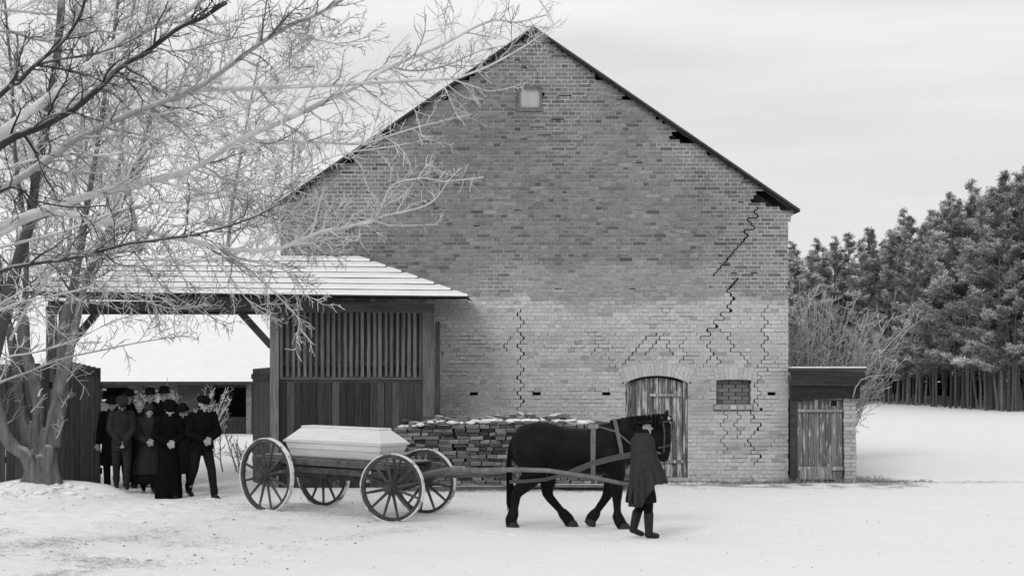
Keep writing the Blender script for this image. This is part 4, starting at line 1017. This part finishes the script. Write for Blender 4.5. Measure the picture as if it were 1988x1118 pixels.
        q.caps((-.05, -.1, .048), .012, (.05, -.1, .048), .012, (1, 4, .6)); remesh(q, .009, 2, .6).xf(HM).build('cap', M['cloth'], t, smooth=True, shade=htone)
    elif head == 'fur':
        q = MB(); q.loft([(.015, 0, .01, .10, .12), (.04, 0, .01, .118, .135), (.10, 0, .01, .122, .138), (.135, 0, .012, .105, .12), (.145, 0, .012, .05, .06)], n=30, fold=lambda p_, a: rr.uniform(-.035, .035))
        q.xf(HM).build('fur_hat', M['cloth'], t, smooth=True, shade=htone)
    elif head == 'scarf':
        q = MB(); q.ell((0, .03, .025), (.1, .115, .112)); q.chain([(0, .035, -.05, .098), (0, .05, -.14, .1)]); q.chain([(0, .02, -.15, .12), (0, .0, -.2, .15)], (1, .8, 1)); q.caps((-.05, -.06, -.125), .03, (.05, -.06, -.125), .03)
        remesh(q, .01, 3, .6).xf(HM).build('headscarf', M['cloth'], t, smooth=True, shade=htone)
    if head in ('hat', 'cap', 'fur'):
        q = MB(); q.ell((0, .042, -.005), (.084, .085, .105)); q.xf(HM).build('hair', M['hair'], t, smooth=True)
    if beard:
        q = MB(); q.ell((0, -.062, -.085), (.055, .045, .055)); q.xf(HM).build('beard', M['cloth'], t, smooth=True, shade=.1)
    return t, m, HM
G = 'mourners walking out of the gateway'
# behind, then in front
person(217, 951, 1.70, 14, 'mourner in black overcoat and brimmed hat at the outer edge beside the open gate leaf', 'longcoat', 'hat', .009, .008, 'down', .32, -1, .35, wide=.88, seed=1)
person(236, 961, 1.66, 16, 'mourner in brown-grey jacket and flat cap with head bowed low', 'jacket', 'cap', .026, .024, 'low', .26, 1, .75, .024, gloves=True, hem=.72, wide=.92, seed=2)
person(252, 943, 1.82, 2, 'hatted man whose shoulders show behind the bowed flat-capped mourner', 'longcoat', 'hat', .009, .009, 'down', .2, 1, .1, seed=3)
person(272, 947, 1.66, 5, 'bareheaded fair-faced mourner squeezed between two hatted men', 'longcoat', 'none', .01, .01, 'down', .2, -1, .1, seed=4)
person(292, 944, 1.84, 6, 'tall man in black hat directly behind the woman in the headscarf', 'longcoat', 'hat', .009, .009, 'down', .2, 1, .1, seed=5)
person(319, 943, 1.86, 8, 'man in black hat peering over the shoulder of the fur-hatted woman', 'longcoat', 'hat', .01, .009, 'down', .2, 1, .15, seed=6)
person(357, 956, 1.60, 0, 'small hatted mourner between the fur-hatted woman and the striding man', 'longcoat', 'hat', .01, .009, 'down', .24, -1, .45, seed=7, hem=.38)
person(288, 958, 1.60, 20, 'woman in dark headscarf and flared grey-brown overcoat with clasped hands', 'womancoat', 'scarf', .028, .012, 'clasp', .28, 1, .5, .03, wide=1., seed=8)
person(327, 966, 1.72, 22, 'woman in full-length black dress and black fur hat with folded hands', 'dress', 'fur', .007, .007, 'clasp', .2, 1, .55, .007, seed=9)
person(391, 964, 1.80, 36, 'striding man in black jacket and black brimless cap with hands joined', 'jacket', 'cap', .008, .014, 'clasp', .62, 1, .3, .008, hem=.84, wide=1.12, seed=10)
# groom in the cape
t, m, HM = person(1245, 1043, 1.675, 86, 'man in dark caped coat, hat and tall boots leading the black horse', 'cape', 'hat', .014, .010, 'tuck', .22, -1, -.02, .007, hem=.52, wide=.86, seed=12)
rr = random.Random(8); rg = []
NT = 72
for i in range(22):
    t_ = i / 21; ring = []
    for k in range(NT):
        a = 2 * math.pi * k / NT              # local: -y is the front
        fr = -math.sin(a)                     # 1 at the front, -1 at the back
        zh = lerp(.47, .80, ss(-.25, .6, fr))
        z = lerp(1.545, zh, t_ ** .95)
        sw_ = ss(1.55, 1.43, z)
        rx = lerp(.09, .285, sw_) + .04 * ss(1.3, .5, z); ry = lerp(.095, .175, sw_) + (.15 if fr > 0 else .03) * ss(1.42, .75, z)
        fo = ss(1.35, .6, z) * (.27 * (abs(math.sin(5.5 * a + 1.0 + .5 * math.sin(2 * a))) - .6) + .06 * math.sin(4 * a + .4) + .02 * math.sin(17 * a))
        ring.append((math.cos(a) * rx * (1 + fo), -.02 + math.sin(a) * ry * (1 + fo) - .02 * ss(1.4, .8, z), z))
    rg.append(ring)
inner = [[(x_ * .965, -.02 + (y_ + .02) * .965, z_ + .004) for x_, y_, z_ in ring] for ring in rg[::-1]]
cp = MB(); cp.rings(rg + inner, cap=False); cp.xf(m).build('cape', M['cloth'], t, smooth=True, shade=.04)
MB().loft([(1.49, 0, -.025, .1, .1), (1.545, 0, -.02, .105, .105), (1.585, 0, -.012, .1, .1)], n=24).xf(m).build('collar', M['cloth'], t, smooth=True, shade=.012)
# ------------------------------------------------------------------ bare frosted trees
r = random.Random(77)
class Tree:
    def __init__(s, seed, rmin=.0052, dens=1.): s.rmin = rmin; s.dens = dens; s.big = MB(); s.tw = MB(); s.r = random.Random(seed); s.n = 0
    rough = .012; bark = 'bough'
    def branch(s, pts, r0, r1, tone, kids=0, klen=1., lvl=0, t0=.15, up=.12, plane=.55, pw_=.8):
        R_ = s.r; n = len(pts); pts = [Vector(p) for p in pts]
        rad = [lerp(r0, r1, (i / (n - 1)) ** pw_) for i in range(n)]
        if r0 > .03: s.big.tube(pts, rad, 9 if r0 > .06 else 7, tone)
        else: s.tw.tube(pts, rad, 5 if r0 > .014 else (4 if r0 > .008 else 3), tone, False)
        s.n += 1
        if lvl >= 4 or kids <= 0: return
        tot = sum((b - a).length for a, b in zip(pts, pts[1:]))
        kids = int(kids * s.dens) if lvl == 1 else kids
        for k in range(kids):
            t = lerp(t0, .98, (k + R_.random()) / kids)
            q = t * (n - 1); i = min(int(q), n - 2); p = pts[i].lerp(pts[i + 1], q - i); d = (pts[i + 1] - pts[i]).normalized()
            rr_ = lerp(rad[i], rad[i + 1], q - i)
            ang = R(R_.uniform(28, 68)); ax_ = d.orthogonal(); ax_.rotate(Matrix.Rotation(R_.uniform(0, 6.283), 3, d))
            c = d * math.cos(ang) + ax_.normalized() * math.sin(ang); c.y *= plane + .3; c.z += up * R_.uniform(-.6, 1.2); c.normalize()
            l = klen * R_.uniform(.45, 1.15) * (1.15 - .6 * t)
            s.grow(p, c, l, min(rr_ * .62, .0085 + l * .010), tone * (R_.uniform(.85, 1.15) if R_.random() < .5 else R_.uniform(.22, .7) if R_.random() < .6 else 1.25), lvl + 1, up)
    def grow(s, p, d, l, r0, tone, lvl, up):
        R_ = s.r; n = max(3, min(7, int(l / .12) + 2)); pts = [p]; c = d.copy()
        for i in range(n):
            c = c + Vector((R_.gauss(0, .19), R_.gauss(0, .16), R_.gauss(0, .19) + up * .15)); c.normalize(); pts.append(pts[-1] + c * l / n)
        kids = 0
        if lvl < 3 and l > .16: kids = int(R_.uniform(3, 6) * s.dens * min(1.6, .6 + l * .6))
        s.branch(pts, max(r0, s.rmin), max(s.rmin * .62, r0 * .3), tone, kids, l * .5, lvl, .2, up)
    def finish(s, name, label, base, group=None, trunk_name='trunk'):
        s.big.v = [tuple(Vector(q) + noise.noise_vector(Vector((q[0] * 5, q[1] * 5, q[2] * 2.2))) * s.rough) for q in s.big.v]
        t = thing(name, base, label, 'tree', group); s.big.build('trunk', M[s.bark], t, smooth=True); s.tw.build('twigs', M['twig'], t); return t
def bez(pts, m=4):      # smooth a polyline
    P = [Vector(p) for p in pts]; out = []
    for i in range(len(P) - 1):
        a, b, c, d = P[max(i - 1, 0)], P[i], P[i + 1], P[min(i + 2, len(P) - 1)]
        for k in range(m):
            t = k / m; out.append(.5 * ((2 * b) + (c - a) * t + (2 * a - 5 * b + 4 * c - d) * t * t + (-a + 3 * b - 3 * c + d) * t ** 3))
    return out + [P[-1]]
def trace(pxs, d0, d1):
    n = len(pxs); return bez([at(px, py, lerp(d0, d1, i / (n - 1))) for i, (px, py) in enumerate(pxs)], 3)
# -- the many-stemmed tree by the gate
A = Tree(3, dens=1.7); A.rough = .03; A.bark = 'bark'; D = 31.4
def stem(pxs, r0, r1, tone, kids, klen, d1=None, wob=True):
    A.branch(trace(pxs, D, d1 or D), r0, r1, tone, kids, klen, 1, .35, .2)
gb = .115
A.branch(trace([(88, 945), (90, 915), (94, 868), (108, 815), (119, 757), (124, 700), (123, 657), (133, 597), (146, 540), (158, 480), (170, 400), (186, 300), (205, 180), (225, 40), (240, -80)], D, D + .6), .22, .02, gb * 1.0, 26, 1.5, 1, .45, .25, pw_=.55)
A.branch(trace([(80, 940), (78, 900), (72, 850), (76, 790), (66, 735), (50, 690), (44, 620), (52, 540), (48, 440), (30, 300), (22, 150), (10, 0)], D + .15, D + .9), .16, .02, gb * .85, 22, 1.4, 1, .5, .25, pw_=.55)
A.branch(trace([(66, 945), (64, 915), (52, 885), (26, 868), (8, 835), (-6, 770), (-20, 690), (-30, 600), (-36, 450)], D - .1, D - .4), .14, .06, gb * 1.15, 12, 1.3, 1, .5, .2)
A.branch(trace([(60, 880), (48, 830), (40, 775), (37, 735), (28, 690), (20, 640), (4, 560), (-14, 460)], D + .2, D + .6), .12, .05, gb * .8, 12, 1.2, 1, .5, .2)
A.branch(trace([(116, 770), (134, 690), (148, 630), (160, 575), (185, 500), (230, 400), (270, 300), (300, 200)], D - .1, D - .9), .09, .03, gb * 1.3, 22, 1.3, 1, .35, .2)
bs = MB()                                # the fused butt of the stems and its root flare
def butt(pxs, dd, rs):
    P = trace(pxs, D + dd, D + dd); n = len(P)
    bs.chain([(*p, lerp(rs[0], rs[1], (i / (n - 1)) ** .6) * .8) for i, p in enumerate(P)], (1, 1, 1), 14)
butt([(90, 950), (90, 915), (94, 868), (108, 815), (119, 757), (124, 700), (123, 657), (133, 597)], 0, (.24, .155))
butt([(78, 945), (76, 900), (72, 850), (76, 790), (66, 735), (50, 690), (44, 620)], .12, (.2, .12))
butt([(64, 950), (63, 918), (52, 885), (26, 868), (8, 835), (-6, 770), (-20, 690)], -.1, (.19, .12))
butt([(66, 890), (50, 830), (40, 775), (37, 735), (28, 690), (20, 640)], .2, (.17, .1))
butt([(40, 952), (52, 930), (62, 905)], -.12, (.1, .1)); butt([(70, 958), (76, 930), (80, 890)], -.2, (.12, .1)); butt([(118, 955), (108, 925), (100, 880)], -.14, (.12, .1)); butt([(98, 958), (94, 925), (96, 870)], -.22, (.1, .09)); butt([(112, 860), (120, 800), (128, 740)], -.1, (.09, .08)); butt([(84, 880), (96, 820), (112, 760)], -.16, (.07, .05))
bs = remesh(bs, .03, 4, .8)
bs.v = [tuple(Vector(q) + noise.noise_vector(Vector((q[0] * 9, q[1] * 9, q[2] * 1.8))) * .028) for q in bs.v]
A.big.add(bs.v, bs.f, gb)
for sxp, syp in ((120, 790), (130, 740), (60, 800), (110, 850)):
    A.grow(at(sxp, syp, D - .2), Vector((.5, -.3, .6)).normalized(), .45, .012, .45, 2, .1)
A.grow(at(75, 768, D - .2), Vector((.2, -.4, .5)).normalized(), .2, .02, .7, 3, .1)
A.finish('gate_tree', 'thick many-stemmed tree rooted in a snow mound before the open gate leaf', (TREE_A[0], TREE_A[1], .3))
# -- the tree standing to the left whose boughs reach across the yard front
B = Tree(9, dens=1.75); T0 = Vector((-7.6, 21.5, 0))
LT, MD, DK = .50, .28, .035
def bough(pxs, d0, d1, r0, r1, tone, kids, klen, back=True, up=.12):
    P = [at(px, py, lerp(d0, d1, i / (len(pxs) - 1))) for i, (px, py) in enumerate(pxs)]
    if back:       # run on to the trunk outside the picture
        h = max(1.2, P[0].z - .9 * abs(P[0].x - T0.x) * .35); P = [Vector((T0.x, T0.y, h - .25)), (Vector((T0.x, T0.y, h)) + P[0]) / 2 - Vector((0, 0, .06))] + P
    B.branch(bez(P, 3), r0, r1, tone, kids, klen, 1, .22 if back else .1, up)
bough([(7, 256), (54, 220), (93, 192), (136, 160), (200, 106), (250, 66), (304, 45), (358, 24), (420, -20)], 20, 20.5, .075, .035, LT, 16, 1.1)
bough([(136, 160), (168, 163), (250, 170), (322, 176), (429, 174), (520, 170), (619, 167), (740, 160), (840, 155), (895, 150), (974, 116), (1044, 73), (1089, 39)], 20.2, 23, .045, .007, LT, 30, .95, False)
bough([(880, 155), (920, 168), (955, 177), (1000, 168), (1022, 160)], 22.4, 22.8, .014, .005, LT, 6, .35, False)
bough([(0, 285), (72, 249), (143, 213), (193, 170), (229, 134), (286, 99), (350, 52), (393, 34), (440, 5)], 17.5, 18.5, .05, .022, DK, 14, .8)
bough([(0, 186), (36, 160), (68, 127), (122, 81), (154, 34), (165, 0)], 17, 17, .03, .014, DK, 8, .6)
bough([(68, 127), (118, 115), (179, 106), (243, 84), (304, 52), (335, 30)], 17, 17.6, .016, .006, DK, 7, .45, False)
bough([(68, 127), (140, 138), (200, 158), (240, 172)], 17, 17.2, .013, .005, DK, 5, .4, False)
bough([(11, 363), (72, 324), (150, 270), (229, 231), (322, 195), (394, 163), (465, 113), (522, 74), (572, 45), (619, 27), (680, -10)], 20, 21.5, .055, .02, MD, 26, 1.0)
bough([(522, 74), (545, 45), (575, 15)], 21, 21, .02, .01, DK * 2, 4, .5, False)
bough([(0, 440), (57, 417), (179, 378), (250, 360), (333, 342), (394, 317), (469, 270), (558, 231), (619, 202), (700, 165), (760, 130), (850, 92), (905, 62), (960, 40), (1000, 44), (1060, 30)], 20.5, 23, .062, .010, LT, 38, 1.0)
bough([(469, 270), (520, 277), (619, 276), (700, 280), (760, 262), (830, 242), (915, 222)], 21.5, 22.6, .03, .006, LT, 18, .7, False)
bough([(760, 130), (800, 138), (860, 130), (930, 100), (985, 88)], 22.2, 22.8, .015, .005, MD, 9, .5, False)
bough([(0, 454), (54, 425), (107, 412), (172, 425), (250, 439), (311, 457), (376, 468), (429, 482), (501, 486), (560, 476), (619, 452), (660, 444), (695, 436), (727, 428), (739, 400), (765, 358), (821, 346), (862, 352), (940, 344)], 21, 24, .055, .007, LT * 1.1, 34, .9)
bough([(727, 428), (750, 436), (780, 438), (850, 436)], 23.3, 23.5, .015, .006, LT, 7, .3, False)
bough([(700, 432), (763, 415), (790, 410), (828, 398), (850, 381), (872, 349), (894, 328)], 23.2, 23.6, .016, .006, LT * 1.1, 9, .4, False)
bough([(560, 476), (610, 470), (650, 462), (700, 458)], 22.5, 22.9, .016, .005, LT, 8, .45, False)
bough([(0, 527), (72, 511), (143, 500), (200, 486), (250, 473), (315, 464), (380, 455), (470, 430), (545, 395)], 20.5, 21.5, .035, .010, DK * 1.6, 20, .8)
bough([(0, 372), (43, 371), (70, 390), (140, 402), (210, 398)], 18, 18.6, .022, .007, DK, 7, .5)
bough([(30, 590), (57, 582), (143, 565), (215, 543), (286, 520), (360, 500)], 21, 22, .022, .007, LT, 14, .7)
bough([(0, 696), (72, 683), (150, 658), (215, 625), (260, 612)], 21, 22, .018, .005, LT, 12, .6)
bough([(0, 742), (54, 722), (118, 697), (200, 679), (268, 665), (358, 652), (385, 660)], 21, 22.5, .022, .005, MD, 14, .6)
bough([(315, 466), (345, 520), (362, 550), (372, 572)], 22, 22.2, .012, .005, MD, 6, .5, False, -.3)
bough([(376, 468), (430, 520), (470, 570), (500, 600), (540, 622)], 22.5, 23, .014, .005, LT, 9, .6, False, -.25)
bough([(430, 482), (490, 530), (540, 575), (580, 620), (575, 650)], 22.8, 23.4, .016, .005, LT, 10, .6, False, -.25)
bough([(501, 486), (560, 530), (590, 570), (625, 585)], 22.9, 23.4, .014, .005, LT, 7, .55, False, -.2)
bough([(200, 470), (260, 540), (300, 590), (310, 650)], 22, 22.4, .013, .005, LT, 8, .6, False, -.2)
bough([(250, 475), (320, 560), (400, 610), (450, 630)], 22.3, 22.8, .013, .005, MD, 9, .6, False, -.2)
bough([(-40, 760), (0, 643), (21, 561), (39, 489), (57, 436), (63, 400), (72, 331), (90, 240), (110, 120), (120, 0)], 22.8, 22.8, .10, .05, DK * 2.2, 14, 1.1)
bough([(20, 660), (50, 600), (80, 560), (100, 510), (118, 470)], 22.4, 22, .02, .008, LT, 9, .6, False)
bough([(60, 585), (85, 615), (110, 640), (135, 660), (150, 690)], 21.8, 21.9, .014, .005, LT, 8, .4, False)
bough([(0, 60), (90, 80), (200, 60), (330, 100), (430, 80), (540, 60), (650, 85), (720, 70)], 22, 23.5, .03, .006, MD, 24, .9)
bough([(0, 330), (110, 300), (220, 300), (330, 260), (450, 225), (540, 160), (600, 110), (680, 60)], 22.5, 24, .028, .007, LT, 26, .9)
bough([(0, 480), (120, 450), (260, 400), (380, 390), (490, 370), (590, 330), (660, 300), (760, 285), (840, 268)], 22.5, 24, .028, .006, LT, 26, .8)
bough([(300, 350), (390, 372), (470, 385), (540, 405), (600, 420), (660, 425)], 22.5, 24, .02, .006, LT, 24, .75, False)
bough([(330, 440), (420, 430), (500, 440), (560, 452), (610, 480), (650, 498)], 23, 24.2, .018, .006, LT, 24, .7, False)
bough([(380, 330), (450, 350), (520, 360), (580, 372), (640, 392)], 23, 24, .017, .006, LT * .9, 20, .7, False)
bough([(280, 500), (360, 510), (450, 500), (540, 520), (600, 545)], 23, 24, .016, .005, LT, 20, .6, False)
bough([(0, 130), (120, 200), (240, 210), (350, 240), (450, 250), (560, 300)], 23, 25, .024, .006, LT * .9, 26, .9)
bough([(0, 230), (100, 330), (220, 330), (330, 300), (440, 330), (520, 330)], 23, 25, .022, .006, LT * .9, 24, .9)
bough([(0, 590), (90, 540), (180, 545), (270, 580), (340, 600), (400, 590)], 22, 23.4, .02, .005, LT, 22, .7)
bough([(0, 20), (130, 30), (260, 20), (400, 50), (520, 30), (650, 40)], 23, 25, .024, .006, LT * .9, 24, .9)
tr = [(T0.x - .35, T0.y + .3, -.2), (T0.x - .2, T0.y + .2, 1.2), (T0.x, T0.y, 2.8), (T0.x + .15, T0.y, 4.6), (T0.x + .1, T0.y + .1, 6.4), (T0.x + .4, T0.y + .1, 8.2), (T0.x + .5, T0.y, 10)]
B.branch(bez(tr, 3), .34, .06, .15, 0)
LOG = ['B %d' % len(B.tw.f)]
B.finish('overhanging_tree', 'frosted bare tree whose long pale boughs reach across toward the barn gable', (T0.x - .3, T0.y + .3, 0))
# -- frosted trees beyond the gateway
def bgtree(seed, base, h, label, spread=1., tone=.42):
    T = Tree(seed, .0135, 1.5); R_ = T.r; b = Vector(base); pts = [b - Vector((0, 0, .2))]; c = Vector((R_.uniform(-.08, .08), 0, 1))
    for i in range(7):
        c = (c + Vector((R_.gauss(0, .07), R_.gauss(0, .05), .1))).normalized(); pts.append(pts[-1] + c * h / 7)
    T.branch(pts, .13, .03, tone * .6, 0)
    for k in range(15):
        t = lerp(.16, .97, (k + R_.random()) / 15); q = t * 7; i = min(int(q), 6); p = pts[i].lerp(pts[i + 1], q - i); a = R_.uniform(0, 6.283)
        d = Vector((math.cos(a), math.sin(a) * .8, R_.uniform(.35, 1.1))).normalized(); l = h * R_.uniform(.25, .42) * (1.15 - .55 * t) * spread
        P = [p]; 
        for j in range(6):
            d = (d + Vector((R_.gauss(0, .12), R_.gauss(0, .1), R_.gauss(.03, .12)))).normalized(); P.append(P[-1] + d * l / 6)
        T.branch(P, .05 * (1.1 - .6 * t), .010, tone, 9, l * .42, 1, .15, .15)
    LOG.append('bg %d' % len(T.tw.f)); return T.finish('frosted_tree', label, base, 'frosted trees beyond the gateway')
for i, (px, d, h, lab) in enumerate(((30, 66, 18.5, 'pale frosted tree rising behind the dark board fence'), (175, 68, 18.5, 'tall frosted tree rising behind the left part of the gateway roof'),
                                     (310, 66, 16., 'frosted tree showing over the middle of the gateway roof'), (440, 70, 15., 'frosted tree standing between the gateway roof and the barn gable slope'), (95, 75, 20, 'farther frosted tree between two nearer trunks beyond the gateway'), (545, 68, 11, 'low frosted tree whose crown ends at the barn roof slope'))):
    x = X(px, d); bgtree(100 + i, (x, d, gz(x, d, False)), h, lab, 1.1)

# -- bushes
def bush(seed, base, h, n, spread, tone, label, name='bare_bush', lean=(0, 0)):
    T = Tree(seed, .0085, 1.0); R_ = T.r
    for k in range(n):
        a = R_.uniform(0, 6.283); d = Vector((math.cos(a) * spread + lean[0], math.sin(a) * spread * .6 + lean[1], 1)).normalized(); l = h * R_.uniform(.55, 1.1)
        p = Vector(base) + Vector((math.cos(a) * R_.uniform(0, .5), math.sin(a) * R_.uniform(0, .35), -.05)); P = [p]
        for j in range(7):
            d = (d + Vector((R_.gauss(0, .075) + math.cos(a) * spread * .05, R_.gauss(0, .08), -.03 * j * spread + R_.gauss(0, .05)))).normalized(); P.append(P[-1] + d * l / 7)
        T.branch(P, R_.uniform(.013, .027), .008, tone * R_.uniform(.6, 1.2), 8, l * .28, 1, .3, .35)
    t = thing(name, base, label, 'bush'); T.big.v and T.big.build('stems', M['bark'], t); T.tw.build('branches', M['twig'], t); return t
bush(5, (X(1568, 40), 40, -.0), 4.1, 70, .26, .38, 'tangled bare bush with pale arching stems above the shed roof')
bush(6, (X(1602, 40.8), 40.8, -.05), 3.6, 60, .26, .38, 'wide bare bush behind the free end of the shed', lean=(.07, 0))
bush(7, (X(1548, 42), 42, -.05), 4.6, 8, .10, .32, 'thin upright sapling growing at the barn corner', 'sapling')
bush(8, (X(372, 43), 43, gz(X(372, 43), 43) - .1), 1.75, 34, .35, .5, 'frosted round bush behind the hatted mourners', lean=(.05, 0))
bush(9, (X(476, 37), 37, gz(X(476, 37), 37) - .05), 1.1, 8, .3, .3, 'small frosted sapling clump beside the inward gate leaf', 'sapling')

# ------------------------------------------------------------------ pine wood
def pine_proto(seed, h):
    R_ = random.Random(seed); tk = MB(); nd = MB()
    pts = [Vector((0, 0, -.3))]; c = Vector((0, 0, 1))
    for i in range(8): c = (c + Vector((R_.gauss(0, .03), R_.gauss(0, .03), .3))).normalized(); pts.append(pts[-1] + c * (h + .3) / 8)
    tk.tube(pts, [lerp(.085, .015, (i / 8)) * h / 10 for i in range(9)], 7)
    def tuft(p, s, frost):
        n = 12
        for k in range(n):
            a = R_.uniform(0, 6.283); e = R_.uniform(-.5, 1.0); d = Vector((math.cos(a) * math.cos(e), math.sin(a) * math.cos(e), math.sin(e))); w = d.orthogonal(); w.rotate(Matrix.Rotation(R_.uniform(0, 6.3), 3, d)); w = w.normalized() * s * R_.uniform(.06, .11)
            l = s * R_.uniform(.8, 1.5); q = p + d * s * .08
            fr = (.36 if e > .2 else .14) * frost * R_.uniform(.5, 1.5)  # snow dusting: upturned needles paler, by a random amount per branch
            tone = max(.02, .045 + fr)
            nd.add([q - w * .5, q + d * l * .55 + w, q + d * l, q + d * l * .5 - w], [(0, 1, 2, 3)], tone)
    nb = int(h * 7.5)
    for k in range(nb):
        t = lerp(.17, .99, (k + R_.random()) / nb); z = t * h; q = max(0, min(7.99, (z + .3) / (h + .3) * 8)); i = int(q); p = pts[i].lerp(pts[i + 1], q - i)
        prof = min(1., (1 - t) ** .8 * 1.35 + .05) * (.7 + .3 * ss(.15, .35, t)); l = h * .2 * prof * R_.uniform(.6, 1.2)
        a = R_.uniform(0, 6.283); d = Vector((math.cos(a), math.sin(a), lerp(-.1, .7, t) + R_.uniform(-.15, .25))).normalized(); P = [p]
        for j in range(4):
            d = (d + Vector((R_.gauss(0, .12), R_.gauss(0, .12), R_.gauss(.05, .1)))).normalized(); P.append(P[-1] + d * l / 4)
        tk.tube(P, [.03, .025, .02, .012, .006], 3, 1., False)
        frost = R_.uniform(.15, 1.35)
        for j in range(max(7, int(l * 27))):
            u = lerp(.35, 1.04, R_.random() ** .75); q = min(u * 4, 3.99); i = int(q); pp = P[i].lerp(P[i + 1], q - i) + Vector((R_.gauss(0, .13), R_.gauss(0, .13), R_.gauss(.02, .08))) * (.4 + l * .3)
            tuft(pp, R_.uniform(.10, .20), frost)
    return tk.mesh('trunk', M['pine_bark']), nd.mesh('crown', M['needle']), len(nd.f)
PR = [pine_proto(200 + i, 10.) for i in range(6)]
LOG.append('pine %s' % [p[2] for p in PR])
r = random.Random(91)
PT = []
def top_at(px): 
    K = [(1480, 480), (1540, 478), (1600, 462), (1680, 460), (1735, 412), (1790, 405), (1840, 368), (1890, 348), (1940, 345), (1985, 318), (2050, 300), (2300, 270)]
    for (a, ya), (b, yb) in zip(K, K[1:]):
        if a <= px <= b: return lerp(ya, yb, (px - a) / (b - a))
    return 280
def forest_edge(px): return lerp(92, 80, ss(1640, 2000, px))
rows_ = []
for row_i, (dd, cnt) in enumerate(((0, 19), (2.6, 21), (6.0, 22), (10.5, 24))):
    for i in range(cnt):
        px = lerp(1500, 2230, (i + r.uniform(.1, .9)) / cnt); d = forest_edge(px) + dd + r.uniform(-.8, .8)
        hpx = 1.0 - .0 * row_i
        topy = top_at(px) + r.uniform(-14, 48) + (r.uniform(30, 120) if row_i == 0 and r.random() < .55 else 0)
        x = X(px, d); z0 = gz(x, d, False); h = HC - (topy - HY) * d / F - z0
        rows_.append((px, d, x, z0, h, row_i, i, topy))
where = ['on the front edge', 'in the second rank', 'deep in the wood', 'in the hindmost rank']
for (px, d, x, z0, h, ri, i, ty) in rows_:
    tk, nd, _ = PR[r.randrange(6)]; s_ = h / 10.
    cv = r.uniform(.8, 1.6)
    look = ('dark' if cv < 1.05 else 'grey' if cv < 1.33 else 'pale frosted'); size = ('short' if h < 7.8 else 'middling' if h < 9.6 else 'tall' if h < 11.4 else 'towering')
    near = 'behind the barn corner' if px < 1560 else 'above the tangled bush' if px < 1650 else 'past the wide bush' if px < 1760 else 'where the wood steps forward' if px < 1900 else 'at the high end of the wood'
    t = thing('pine_tree', (x, d, z0), '%s %s pine %s %s' % (size, look, where[ri], near), 'tree', 'pines of the wood beyond the field')
    t.rotation_euler = (0, 0, r.uniform(0, 6.283)); t.scale = (s_ * r.uniform(.75, 1.0), s_ * r.uniform(.75, 1.0), s_)
    for me, nm in ((tk, 'trunk'), (nd, 'crown')):
        o = bpy.data.objects.new(nm, me); COL.objects.link(o); o.parent = t; v = cv if nm == 'crown' else r.uniform(.7, 1.3); o.color = (v, v, v, 1)
# slim bare trunks standing in the dark of the wood
tk = MB(); tk.tube([(0, 0, -.4), (.02, 0, 1.2), (-.02, .03, 2.6), (.03, 0, 4.2)], [.05, .042, .034, .022], 7)
for q in range(9):
    z_ = r.uniform(.8, 3.8); a_ = r.uniform(0, 6.3); tk.tube([(0, 0, z_), (math.cos(a_) * .4, math.sin(a_) * .4, z_ + .05), (math.cos(a_) * .7, math.sin(a_) * .7, z_ - .05)], [.014, .01, .004], 3, 1., False)
tk = tk.mesh('trunk', M['pine_bark'])
for i in range(130):
    px = r.uniform(1655, 2150); d = forest_edge(px) + abs(r.gauss(0, 3.0)) - .3; x = X(px, d)
    v, s_, ln_ = r.uniform(.35, 1.3), r.uniform(.7, 1.3), r.gauss(0, .06)
    near = 'past the wide bush' if px < 1760 else 'where the wood steps forward' if px < 1900 else 'at the high end of the wood'
    t = thing('bare_pine', (x, d, gz(x, d, False)), '%s %s bare pine stem %s %s' % ('thin' if s_ < .9 else 'middling' if s_ < 1.1 else 'stout', 'dark' if v < .8 else 'grey' if v < 1.15 else 'pale', 'leaning' if abs(ln_) > .06 else 'upright', near), 'tree', 'bare stems under the pines')
    o = bpy.data.objects.new('trunk', tk); COL.objects.link(o); o.parent = t; o.rotation_euler = (r.gauss(0, .03), ln_, r.uniform(0, 6.3)); o.scale = (s_, s_, r.uniform(.85, 1.2))
    o.color = (v, v, v, 1)
# dark flakes added to stand for the shade deep in the wood
m_ = MB()
R_ = random.Random(17)
for i in range(5200):
    px = R_.uniform(1480, 2350); d = forest_edge(px) + R_.uniform(14, 24); x = X(px, d); z0 = gz(x, d, False); z = z0 + R_.uniform(0, 1) * (HC - (top_at(px) + 105 - HY) * d / F - z0)
    s_ = R_.uniform(.5, .95); a = R_.uniform(0, 6.283); e = R_.uniform(-.6, .6); dv = Vector((math.cos(a), math.sin(a), e)).normalized() * s_; w = Vector((R_.gauss(0, 1), R_.gauss(0, 1), R_.gauss(0, 1))).normalized() * s_ * .45
    q = Vector((x, d, z)); m_.add([q - dv, q + w, q + dv, q - w], [(0, 1, 2, 3)], R_.uniform(.02, .05))
tag(m_.build('deep_wood_shade', M['needle']), 'dark flakes standing in for the shade behind the front pines', 'wood', kind='stuff')
